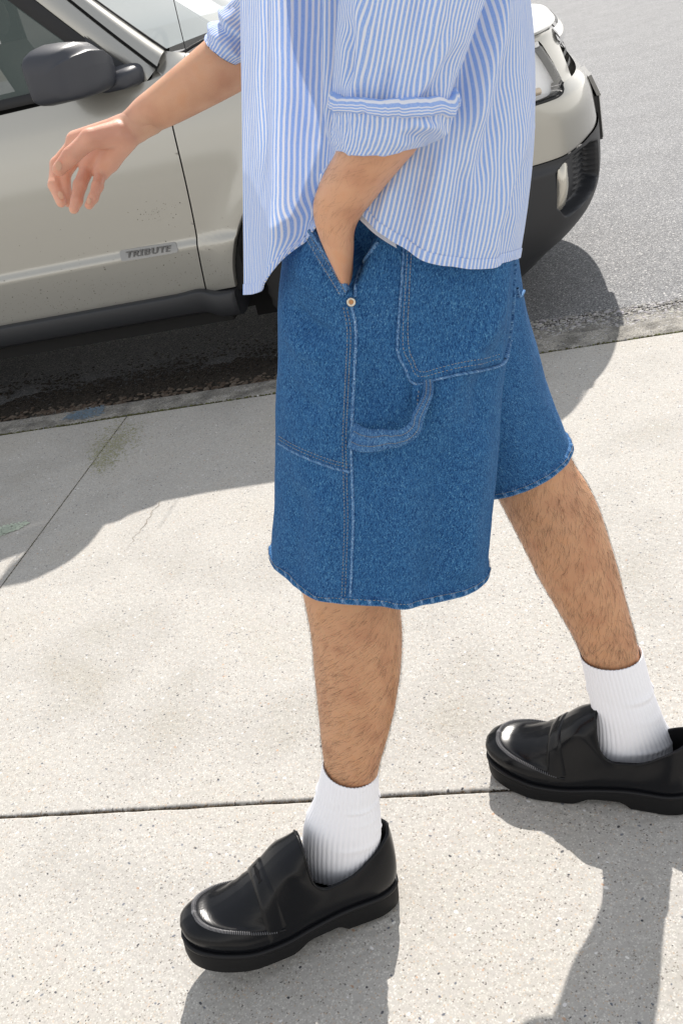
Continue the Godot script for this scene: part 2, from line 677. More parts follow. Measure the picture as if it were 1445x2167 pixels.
func car_materials() -> void:
	var p := mat("car_paint", Color(0.355, 0.348, 0.318), 0.31, 0.62)
	p.clearcoat_enabled = true
	p.clearcoat = 1.0
	p.clearcoat_roughness = 0.09
	p.heightmap_enabled = true
	p.heightmap_texture = ntex(0.006, 256, 31, [], 2)
	p.heightmap_scale = 0.03
	var c := mat("car_cladding", Color(0.018, 0.0195, 0.023), 0.5)
	c.heightmap_enabled = true
	c.uv1_scale = Vector3(6, 6, 6)
	c.heightmap_texture = ntex(0.25, 256, 33, [], 2)
	c.heightmap_scale = 0.02
	var mc := mat("mirror_shell", Color(0.034, 0.037, 0.047), 0.42)
	mc.heightmap_enabled = true
	mc.uv1_scale = Vector3(6, 6, 6)
	mc.heightmap_texture = c.heightmap_texture
	mc.heightmap_scale = 0.02
	mat("black_rubber", Color(0.012, 0.012, 0.013), 0.7)
	mat("underbody", Color(0.01, 0.01, 0.01), 0.95)
	mat("chrome", Color(0.75, 0.76, 0.77), 0.12, 1.0)
	mat("silver_plastic", Color(0.25, 0.25, 0.245), 0.32, 0.6)
	mat("badge_letter", Color(0.13, 0.13, 0.13), 0.4, 0.3)
	mat("tyre_rubber", Color(0.014, 0.0135, 0.013), 0.9)
	mat("rim_alloy", Color(0.45, 0.45, 0.45), 0.35, 0.9)
	mat("seat_cloth", Color(0.16, 0.155, 0.145), 0.9)
	mat("dash_plastic", Color(0.035, 0.035, 0.037), 0.7)
	mat("trim_light", Color(0.34, 0.33, 0.30), 0.8)
	mat("plate_white", Color(0.7, 0.7, 0.68), 0.45)
	mat("plate_holder", Color(0.012, 0.012, 0.012), 0.6)
	mat("fog_lens_beige", Color(0.52, 0.50, 0.45), 0.2, 0.6)  # beige lens: the mirrored pavement is put into its colour
	mat("lamp_bowl", Color(0.78, 0.79, 0.80), 0.35, 0.0)
	mat("lamp_amber", Color(0.62, 0.5, 0.36), 0.3)
	var g := mat("window_glass", Color(0.05, 0.07, 0.06), 0.02)
	g.transparency = BaseMaterial3D.TRANSPARENCY_ALPHA
	g.albedo_color.a = 0.82
	var w := mat("windscreen_glass", Color(0.62, 0.68, 0.68), 0.02)  # pale tint puts the mirrored sky into the glass colour
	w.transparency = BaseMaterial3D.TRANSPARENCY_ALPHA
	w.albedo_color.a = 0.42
	var l := mat("lamp_lens", Color(0.8, 0.82, 0.84), 0.04)
	l.transparency = BaseMaterial3D.TRANSPARENCY_ALPHA
	l.albedo_color.a = 0.05

const SIDE_Z := [[0.10, -3.44], [0.2, -3.40], [0.33, -3.368], [0.42, -3.356], [0.505, -3.347], [0.517, -3.346], [0.545, -3.357], [0.60, -3.356], [0.75, -3.353], [0.88, -3.36], [0.98, -3.374], [1.05, -3.392], [1.10, -3.408], [1.7, -3.64]]

# half plan shape of the body: how far the side stands in from its widest, along x
const PLAN := [[-4.05, 0.18], [-3.9, 0.07], [-3.5, 0.02], [-2.5, 0.0], [-0.9, 0.0], [-0.45, 0.008], [-0.2, 0.03], [-0.05, 0.06]]

func side(x: float, y: float) -> Vector3:
	var z := tab(SIDE_Z, y) - tab(PLAN, x)
	var d := Vector2(x + 0.584, y - 0.30).length()
	z += 0.016 * exp(-pow((d - 0.46) / 0.07, 2)) * smoothstep(0.2, 0.4, y)
	return Vector3(x, y, z)

func side_patch(b: MB, edge0: Callable, edge1: Callable, y0, y1, nx: int, ny: int, inset := 0.0) -> void:
	# y0, y1 are numbers or functions of x
	var rows := []
	for j in ny + 1:
		var f := float(j) / ny
		var row := PackedVector3Array()
		for k in nx + 1:
			var g := float(k) / nx
			var ya: float = y0
			var y := lerpf(ya, y1, f)
			var x: float = lerpf(edge0.call(y), edge1.call(y), g)
			var p := side(x, y)
			p.z -= inset
			row.append(p)
		rows.append(row)
	b.grid(rows)

# front shell: a = 0 at the right side, PI/2 at the middle, PI at the left side
const NOSE := [[0.12, 0.0], [0.15, 0.06], [0.21, 0.15], [0.258, 0.232], [0.326, 0.302], [0.394, 0.332], [0.464, 0.342], [0.56, 0.345], [0.66, 0.338], [0.735, 0.318], [0.757, 0.300], [0.775, 0.284], [0.82, 0.27], [0.87, 0.254], [0.93, 0.235], [0.97, 0.21], [1.01, 0.15]]

func nose(a: float, y: float, out := 0.0) -> Vector3:
	var lx := tab(NOSE, y) + 0.15 + out
	var wide := -tab(SIDE_Z, y) + CAR_MID + out
	wide = -(CAR_MID - tab(SIDE_Z, y)) - 0.012 + out
	var n := 3.3
	var s := sin(a)
	var c := cos(a)
	var x := -0.15 + lx * pow(absf(s), 2.0 / n)
	var z := CAR_MID + wide * signf(c) * pow(absf(c), 2.0 / n)
	return Vector3(x, y, z)

func nose_patch(b: MB, a0: float, a1: float, low: Callable, high: Callable, na: int, ny: int, out: Callable) -> void:
	var rows := []
	for j in ny + 1:
		var row := PackedVector3Array()
		for k in na + 1:
			var a := lerpf(a0, a1, float(k) / na)
			var y: float = lerpf(low.call(a), high.call(a), float(j) / ny)
			row.append(nose(a, y, out.call(a, y)))
		rows.append(row)
	b.grid(rows, [], true)

func nose_a(px: float, py: float) -> Vector2:
	# the (a, y) of the shell seen at a place in the photograph
	var best := 1e9
	var out := Vector2()
	for k in 240:
		for j in 90:
			var a := 0.02 + k * 0.006
			var y := 0.14 + j * 0.01
			var q := pj(nose(a, y))
			var d := Vector2(q.x - px, q.y - py).length()
			if d < best:
				best = d
				out = Vector2(a, y)
	return out

func pillar_z(y: float) -> float:
	return -3.405 - 0.40 * maxf(0.0, y - 1.08)

# a bar of flat section along a path: w across (in dir), t thick
func strip(b: MB, path: Array, across: Array, thick: Vector3) -> void:
	var rows := [PackedVector3Array(), PackedVector3Array(), PackedVector3Array(), PackedVector3Array(), PackedVector3Array()]
	for k in path.size():
		var p: Vector3 = path[k]
		var q: Vector3 = across[k]
		rows[0].append(p)
		rows[1].append(q)
		rows[2].append(q - thick)
		rows[3].append(p - thick)
		rows[4].append(p)
	for r in 4:
		b.grid([rows[r], rows[r + 1]])

func build_car() -> void:
	car_materials()
	var car := thing("parked_car", "beige silver sport utility car parked along the kerb, dirty door and black lower cladding", "car")
	var b: MB
	var seam := func(y: float) -> float: return tab([[0.33, -1.160], [0.414, -1.152], [0.606, -1.128], [0.79, -1.114], [0.93, -1.110], [1.03, -1.104], [1.08, -1.101], [1.12, -1.135]], y)
	var seam_f := func(y: float) -> float: return seam.call(y) + 0.0055
	var rear := func(_y: float) -> float: return -2.26
	# front door
	b = MB.new()
	side_patch(b, rear, seam, 0.352, 1.075, 60, 90)
	# folded edge of the skin
	var fold := [PackedVector3Array(), PackedVector3Array()]
	for k in 40:
		var y := lerpf(0.352, 1.075, k / 39.0)
		var p := side(seam.call(y), y)
		fold[0].append(p)
		fold[1].append(p + Vector3(-0.004, 0, -0.02))
	b.grid(fold)
	var door := part("front_door", b.mesh(), M.car_paint, car)
	# rear door and quarter (out of the picture to the left)
	b = MB.new()
	side_patch(b, func(_y): return -3.3, func(_y): return -2.266, 0.352, 1.075, 20, 40)
	part("rear_door", b.mesh(), M.car_paint, car)
	b = MB.new()
	side_patch(b, func(_y): return -4.02, func(_y): return -3.306, 0.40, 1.075, 20, 30)
	part("rear_quarter", b.mesh(), M.car_paint, car)
	# front wing with its wheel arch
	b = MB.new()
	var cen := Vector2(-0.584, 0.30)
	var rows := []
	for j in 31:
		var f := j / 30.0
		var row := PackedVector3Array()
		for k in 91:
			var g := k / 90.0
			# from the foot of the wing behind the wheel, round the arch, to the bumper
			var ang := lerpf(PI - 0.095, 0.35, g)
			var inner := cen + Vector2(cos(ang), sin(ang)) * 0.456
			# outer boundary: seam, then top, then front
			var outer: Vector2
			if g < 0.33:
				var y := lerpf(0.338, 1.02, g / 0.33)
				outer = Vector2(seam_f.call(y), y)
			elif g < 0.9:
				var h := (g - 0.33) / 0.57
				outer = Vector2(lerpf(seam_f.call(1.02), -0.06, h), lerpf(1.02, 0.955, h))
			else:
				outer = Vector2(-0.06, lerpf(0.955, 0.55, (g - 0.9) / 0.1))
			var q := inner.lerp(outer, f)
			row.append(side(q.x, q.y))
		rows.append(row)
	b.grid(rows, [], true)
	# turned-in lip of the arch
	var lip := [rows[0], PackedVector3Array()]
	for p in rows[0]:
		lip[1].append(p + Vector3(0, 0, -0.05))
	b.grid(lip)
	# shoulder rolling over to the bonnet
	var roll := []
	for j in 9:
		var f := j / 8.0
		var row := PackedVector3Array()
		for k in 61:
			var g := k / 60.0
			var x := lerpf(-0.95, 0.02, g)
			var y0 := lerpf(1.02, 0.955, clampf((x + 1.1) / 1.04, 0, 1))
			var p0 := side(minf(x, -0.06), y0)
			p0.x = x
			var p1 := Vector3(x, bonnet_y(x, -3.50), -3.50 - 0.05 * smoothstep(-0.3, 0.05, x))
			var c := Vector3(x, p1.y - 0.004, p0.z - 0.03)
			row.append(p0.lerp(c, f).lerp(c.lerp(p1, f), f))
		roll.append(row)
	b.grid(roll)
	# the upper corner between door frame, pillar and wing
	var wing := part("front_wing", b.mesh(), M.car_paint, car)
	b = MB.new()
	var lef := cr([side(seam_f.call(1.02), 1.02), zp(340.5, 167, -3.398), zp(332.5, 149, -3.43), zp(337, 127, -3.465), zp(346, 107.5, -3.492)], 13)
	var rig := []
	for p in roll:
		rig.append(p[0])
	rig = cr(rig, 13)
	var cor := []
	for j in 13:
		var row := PackedVector3Array()
		for k in 13:
			row.append(lef[j].lerp(rig[j], k / 12.0))
		cor.append(row)
	b.grid(cor)
	part("wing_corner", b.mesh(), M.car_paint, wing)
	# dark space behind the gaps
	b = MB.new()
	rows = []
	for y in [0.32, 0.6, 0.9, 1.09]:
		var row := PackedVector3Array()
		for x in [-4.0, -1.3, -1.0]:
			row.append(side(x, y) + Vector3(0, 0, -0.022))
		rows.append(row)
	b.grid(rows)
	part("inner_body", b.mesh(), M.underbody, car)

	# badge on the door
	b = MB.new()
	var ring := PackedVector3Array()
	for q in [[251, 535], [255, 532], [310, 523], [366, 514.5], [370, 515.5], [377, 530], [375, 535], [320, 544.5], [262, 553.5], [257, 552]]:
		var p := zp(q[0], q[1], -3.34)
		ring.append(Vector3(p.x, p.y, side(p.x, p.y).z + 0.004))
	var rim := PackedVector3Array()
	for p in ring:
		rim.append(p + Vector3(0, 0, -0.006))
	b.fan(ring, true)
	ring.append(ring[0])
	rim.append(rim[0])
	b.grid([rim, ring])
	var badge := part("badge", b.mesh(false), M.silver_plastic, door)
	var tm := TextMesh.new()
	var sf := SystemFont.new()
	sf.font_names = PackedStringArray(["Droid Sans"])
	sf.font_weight = 700
	tm.font = sf
	tm.text = "TRIBUTE"
	tm.font_size = 32
	tm.pixel_size = 0.0011
	tm.depth = 0.003
	var lt := part("lettering", tm, M.badge_letter, badge)
	var bm := (ring[0] + ring[3] + ring[5] + ring[8]) / 4.0
	lt.transform = Transform3D(Basis(Vector3(1.19, -0.045, 0) * 1.05, Vector3(0.25, 0.95, 0) * 0.92, Vector3(0, 0, 1)), bm + Vector3(0.0, 0.0, 0.0035))
	# dried mud: specks on the lower door
	var spots := []
	for k in 420:
		var x := rng.randf_range(-2.0, -0.98)
		var y := 0.36 + absf(rng.randfn(0, 0.1))
		if rng.randf() < 0.12:
			x = rng.randfn(-1.24, 0.05)
			y = rng.randfn(0.66, 0.015)
		if Vector2(x + 0.584, y - 0.3).length() < 0.47 or absf(x - seam.call(y)) < 0.012 or y > 0.8: continue
		var r := rng.randf_range(0.0006, 0.0016) * (1.0 if rng.randf() < 0.93 else 1.8)
		spots.append([side(x, y) + Vector3(0, 0, 0.0006), r, Color(0.13, 0.12, 0.095).lerp(Color(0.21, 0.2, 0.17), rng.randf())])
	var bead := SphereMesh.new()
	bead.radial_segments = 6
	bead.rings = 3
	bead.radius = 0.5
	bead.height = 1.0
	var mm := scatter("mud_specks", bead, spots, M.pebble, car, 0.8)
	mm.set_meta("kind", "stuff")

	# rocker cladding
	b = MB.new()
	var prof := func(x: float) -> Array:
		var k := smoothstep(-1.19, -1.10, x)
		var top := 0.352 - 0.016 * k + 0.006 * exp(-pow((x + 1.19) / 0.05, 2))
		var bot := 0.262 - 0.03 * k
		return [Vector3(x, top, -3.366), Vector3(x, top - 0.003, -3.344 + 0.006 * k), Vector3(x, top - 0.012, -3.336 + 0.010 * k), Vector3(x, (top + bot) / 2, -3.338 + 0.012 * k), Vector3(x, bot + 0.012, -3.350 + 0.012 * k), Vector3(x, bot, -3.366), Vector3(x, bot - 0.004, -3.42), Vector3(x, bot + 0.02, -3.6)]
	var cols := []
	for k in 121:
		cols.append(pv3(prof.call(lerpf(-3.35, -1.042, k / 120.0))))
	b.grid(cols, [], true)
	b.fan(cols[-1])
	part("side_cladding", b.mesh(), M.car_cladding, car)
	# arch liner and underbody
	b = MB.new()
	var lin := [PackedVector3Array(), PackedVector3Array()]
	for k in 33:
		var a := lerpf(PI - 0.09, -0.1, k / 32.0)
		var q := cen + Vector2(cos(a), sin(a)) * 0.452
		lin[0].append(Vector3(q.x, q.y, -3.375))
		lin[1].append(Vector3(q.x, q.y, -3.75))
	b.grid(lin)
	b.quad(Vector3(-1.1, 0.1, -3.75), Vector3(-0.05, 0.1, -3.75), Vector3(-0.05, 0.8, -3.75), Vector3(-1.1, 0.8, -3.75))
	part("wheel_housing", b.mesh(false), M.underbody, car)
	b = MB.new()
	b.box(Vector3(-2.0, 0.25, CAR_MID), Vector3(4.0, 0.22, 1.02))
	part("underbody", b.mesh(false), M.underbody, car)
	b = MB.new()
	b.box(Vector3(-2.1, 0.28, CAR_MID), Vector3(2.0, 0.16, 1.7))
	part("floor_pan", b.mesh(false), M.underbody, car)
	wheel(car, Vector3(-0.584, CAR_Y + 0.362, -3.405), 1.0)
	wheel(car, Vector3(-3.2, CAR_Y + 0.362, -3.405), 1.0)
	wheel(car, Vector3(-0.584, CAR_Y + 0.362, 2 * CAR_MID + 3.405), -1.0)
	wheel(car, Vector3(-3.2, CAR_Y + 0.362, 2 * CAR_MID + 3.405), -1.0)

	# left side, seen only by light and reflections
	b = MB.new()
	rows = []
	for y in [0.3, 0.5, 0.7, 0.9, 1.02, 1.08]:
		var row := PackedVector3Array()
		for k in 21:
			var p := side(lerpf(-4.0, -0.06, k / 20.0), y)
			row.append(Vector3(p.x, p.y, 2 * CAR_MID - p.z))
		rows.append(row)
	b.grid(rows, [], true)
	part("left_side", b.mesh(), M.car_paint, car)
	# tail
	b = MB.new()
	b.box(Vector3(-4.05, 0.7, CAR_MID), Vector3(0.14, 0.75, 1.5))
	part("tail", b.mesh(false), M.car_paint, car)

	greenhouse(car)
	bonnet_and_nose(car)
	mirror(car, door)
	interior(car)

func bonnet_y(x: float, z: float) -> float:
	var across := clampf((z - CAR_MID) / 0.8, -1, 1)
	var along := tab([[-1.15, 1.13], [-1.02, 1.105], [-0.6, 1.075], [-0.2, 1.035], [0.05, 0.995], [0.14, 0.962], [0.2, 0.915]], x)
	return along + 0.045 * (1.0 - across * across) * smoothstep(0.3, -0.2, x)

func wheel(car: Node3D, at: Vector3, way: float) -> void:
	var w := Node3D.new()
	w.name = "wheel"
	car.add_child(w, true)
	w.position = at
	var b := MB.new()
	var prof := [[0.215, 0.0], [0.225, 0.012], [0.28, 0.022], [0.33, 0.016], [0.352, 0.0], [0.360, -0.02], [0.362, -0.10], [0.362, -0.14], [0.35, -0.21], [0.22, -0.22]]
	var rows := []
	for p in prof:
		var row := PackedVector3Array()
		for k in 97:
			var a := TAU * k / 96
			var r: float = p[0]
			if r > 0.345 and k % 2 == 0: r -= 0.006
			row.append(Vector3(cos(a) * r, sin(a) * r, p[1] * way))
		rows.append(row)
	b.grid(rows, [], way > 0)
	part("tyre", b.mesh(), M.tyre_rubber, w)
	b = MB.new()
	for k in 5:
		var a := TAU * k / 5 + 0.3
		var d := Vector3(cos(a), sin(a), 0)
		var s := Vector3(-sin(a), cos(a), 0)
		b.quad(d * 0.03 - s * 0.035 + Vector3(0, 0, -0.01 * way), d * 0.03 + s * 0.035 + Vector3(0, 0, -0.01 * way), d * 0.215 + s * 0.045 + Vector3(0, 0, 0.0), d * 0.215 - s * 0.045)
	var disc := [PackedVector3Array(), PackedVector3Array(), PackedVector3Array(), PackedVector3Array()]
	for k in 41:
		var a := TAU * k / 40
		var d := Vector3(cos(a), sin(a), 0)
		disc[0].append(d * 0.217 + Vector3(0, 0, 0.004 * way))
		disc[1].append(d * 0.2 + Vector3(0, 0, -0.01 * way))
		disc[2].append(d * 0.19 + Vector3(0, 0, -0.12 * way))
		disc[3].append(Vector3(0, 0, -0.12 * way))
	b.grid(disc)
	part("rim", b.mesh(false), M.rim_alloy, w)

func greenhouse(car: Node3D) -> void:
	var b: MB
	var P := func(x: float, y: float, dz := 0.0) -> Vector3: return Vector3(x, y, pillar_z(y) + dz)
	# lines rising to the roof: outer edge of window trim, gap of the door frame, edge of the windscreen
	var roof_y := 1.655
	var l1 := []
	var l2 := []
	var l3 := []
	var l0 := []
	for k in 13:
		var f := k / 12.0
		l0.append(P.call(lerpf(-1.215, -1.80, f) - 0.03 * f * (1 - f), lerpf(1.07, 1.60, f), -0.012))
		l1.append(P.call(lerpf(-1.170, -1.745, f) - 0.045 * f * (1 - f), lerpf(1.072, 1.625, f)))
		l2.append(P.call(lerpf(-1.128, -1.665, f) - 0.05 * f * (1 - f), lerpf(1.102, 1.645, f)))
		l3.append(Vector3(lerpf(-1.099, -1.63, f) - 0.05 * f * (1 - f), lerpf(1.150, 1.655, f), lerpf(-3.485, -3.66, f)))
	var l2b := []
	for p in l2:
		l2b.append(p + Vector3(0.009, 0.009, -0.002))
	b = MB.new()
	strip(b, l2, l1, Vector3(0, 0, 0.03))
	# the door frame goes on over the window, towards the rear
	var up0 := []
	var up1 := []
	for k in 9:
		var f := k / 8.0
		up0.append(P.call(lerpf(-1.745, -2.4, f), lerpf(1.625, 1.63, f)))
		up1.append(P.call(lerpf(-1.665, -2.4, f), lerpf(1.645, 1.655, f)))
	strip(b, up1, up0, Vector3(0, 0, 0.03))
	# corner of the door skin under the frame
	b.grid([pv3([side(-1.25, 1.074), side(-1.17, 1.074), side(-1.135, 1.074), side(-1.1015, 1.074)]), pv3([P.call(-1.25, 1.076), l1[0], l2[0], P.call(-1.108, 1.086)])], [], true)
	part("door_frame", b.mesh(), M.car_paint, car)
	# pillar
	b = MB.new()
	var rows := []
	for j in 7:
		var f := j / 6.0
		var row := PackedVector3Array()
		for k in 13:
			var m: Vector3 = (l2b[k] + l3[k]) / 2 + Vector3(0.012, 0.016, 0.016)
			row.append(l2b[k].lerp(m, f).lerp(m.lerp(l3[k], f), f))
		rows.append(row)
	b.grid(rows)
	part("windscreen_pillar", b.mesh(), M.car_paint, car)
	b = MB.new()
	var gap := []
	for p in l2:
		gap.append(p + Vector3(0.004, 0.004, -0.02))
	strip(b, gap, gap.map(func(p): return p + Vector3(-0.03, -0.03, -0.005)), Vector3(0, 0, 0.01))
	strip(b, l2.map(func(p): return p + Vector3(0.014, 0.014, -0.014)), gap, Vector3(0, 0, 0.01))
	part("door_seal", b.mesh(false), M.black_rubber, car)
	# windscreen
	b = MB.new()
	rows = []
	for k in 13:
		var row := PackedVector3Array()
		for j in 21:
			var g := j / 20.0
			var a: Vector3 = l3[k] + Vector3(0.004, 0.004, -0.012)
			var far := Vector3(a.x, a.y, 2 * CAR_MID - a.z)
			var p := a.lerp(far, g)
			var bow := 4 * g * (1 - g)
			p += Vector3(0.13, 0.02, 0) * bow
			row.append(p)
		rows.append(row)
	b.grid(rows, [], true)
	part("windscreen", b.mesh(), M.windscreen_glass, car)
	b = MB.new()
	var rub := pv3(l3.map(func(p): return p + Vector3(0.003, 0.003, -0.004)))
	b.tube(rub, 0.0035, 6)
	part("windscreen_seal", b.mesh(), M.black_rubber, car)
	# left pillar
	b = MB.new()
	b.tube(pv3(l3.map(func(p): return Vector3(p.x, p.y, 2 * CAR_MID - p.z + 0.02))), 0.035, 8)
	part("left_pillar", b.mesh(), M.car_paint, car)
	# roof
	b = MB.new()
	rows = []
	for k in 15:
		var f := k / 14.0
		var x := lerpf(-1.60, -3.75, f)
		var row := PackedVector3Array()
		for j in 15:
			var g := j / 14.0
			var z := lerpf(-3.60, 2 * CAR_MID + 3.60, g)
			row.append(Vector3(x + 0.1 * (1 - pow(2 * g - 1, 2)) * (1 - f), 1.65 + 0.06 * (1 - pow(2 * g - 1, 4)) * smoothstep(0, 0.2, f) + 0.015 * (1 - pow(2 * g - 1, 4)) - 0.05 * smoothstep(0.8, 1, f), z))
		rows.append(row)
	b.grid(rows)
	var lip := []
	for p in rows:
		lip.append(p[0] + Vector3(0, 0, 0.01))
	part("roof", b.mesh(), M.car_paint, car)
	b = MB.new()
	b.tube(pv3([Vector3(-1.75, 1.70, -3.68), Vector3(-2.4, 1.74, -3.68), Vector3(-3.5, 1.72, -3.68)]), 0.016, 8)
	part("roof_rail", b.mesh(), M.car_cladding, car)
	# rear pillars and end
	for q in [[-2.33, -3.52], [-3.3, -3.53], [-2.33, 2 * CAR_MID + 3.52], [-3.3, 2 * CAR_MID + 3.53]]:
		b = MB.new()
		b.box(Vector3(q[0], 1.36, q[1]), Vector3(0.12, 0.58, 0.05))
		part("door_pillar", b.mesh(false), M.black_rubber, car)
	# pillar lining and sun visor, added to block sun through the windscreen
	b = MB.new()
	var in0 := []
	var in1 := []
	for k in 13:
		in0.append(l2[k] + Vector3(-0.05, -0.05, -0.035))
		in1.append(l3[k] + Vector3(-0.02, -0.02, -0.05))
	strip(b, in0, in1, Vector3(0.0, 0.02, 0.02))
	part("added_pillar_trim", b.mesh(false), M.trim_light, car)
	b = MB.new()
	b.box(Vector3(-1.74, 1.60, -3.86), Vector3(0.24, 0.02, 0.44), Basis(Vector3.BACK, -0.35))
	part("added_sun_visor", b.mesh(false), M.trim_light, car)
	b = MB.new()
	b.box(Vector3(-3.85, 1.35, CAR_MID), Vector3(0.12, 0.6, 1.3))
	part("tailgate", b.mesh(false), M.car_paint, car)

	# black corner panel, belt strip and trim round the front side window
	b = MB.new()
	var sail := [[176, 82], [166, 79], [214, 112], [258, 138], [292, 157], [302, 168], [301, 180], [294, 185], [266, 193], [200, 203], [130, 212], [128, 199], [172, 190]]
	var ring := PackedVector3Array()
	for q in [[166, 79], [214, 110], [258, 135], [290, 154], [302, 166], [302, 178], [294, 185], [266, 191], [196, 201], [190, 150]]:
		var p := zp(q[0], q[1], -3.41)
		ring.append(Vector3(p.x, p.y, pillar_z(p.y) + 0.006))
	b.fan(ring, true)
	part("corner_panel", b.mesh(false), M.car_cladding, car)
	b = MB.new()
	strip(b, [P.call(-1.18, 1.098, 0.008), P.call(-1.6, 1.120, 0.008), P.call(-2.3, 1.124, 0.008)], [P.call(-1.18, 1.074, 0.010), P.call(-1.6, 1.088, 0.010), P.call(-2.3, 1.092, 0.010)], Vector3(0, 0, 0.03))
	# trim up the front edge of the glass
	strip(b, l1.map(func(p): return p + Vector3(-0.002, -0.002, 0.004)), l0.map(func(p): return p + Vector3(-0.012, -0.012, 0.004)), Vector3(0, 0, 0.02))
	strip(b, [P.call(-1.75, 1.626, 0.004), P.call(-2.3, 1.63, 0.004)], [P.call(-1.80, 1.59, 0.004), P.call(-2.3, 1.595, 0.004)], Vector3(0, 0, 0.02))
	part("window_trim", b.mesh(), M.black_rubber, car)
	# side window
	b = MB.new()
	rows = []
	for k in 13:
		var row := PackedVector3Array()
		var y := lerpf(1.09, 1.61, k / 12.0)
		for j in 9:
			var x0 := lerpf(-1.19, -1.79, k / 12.0)
			row.append(P.call(lerpf(-2.3, x0, j / 8.0), y, -0.012))
		rows.append(row)
	b.grid(rows, [], true)
	part("side_window", b.mesh(), M.window_glass, car)
	b = MB.new()
	b.quad(P.call(-3.3, 1.09, -0.012), P.call(-2.38, 1.09, -0.012), P.call(-2.38, 1.62, -0.012), P.call(-3.3, 1.62, -0.012))
	part("rear_window", b.mesh(false), M.window_glass, car)
	b = MB.new()
	b.quad(Vector3(-2.3, 1.09, 2 * CAR_MID + 3.42), Vector3(-1.25, 1.09, 2 * CAR_MID + 3.42), Vector3(-1.8, 1.62, 2 * CAR_MID + 3.6), Vector3(-2.3, 1.62, 2 * CAR_MID + 3.6))
	part("left_window", b.mesh(false), M.window_glass, car)

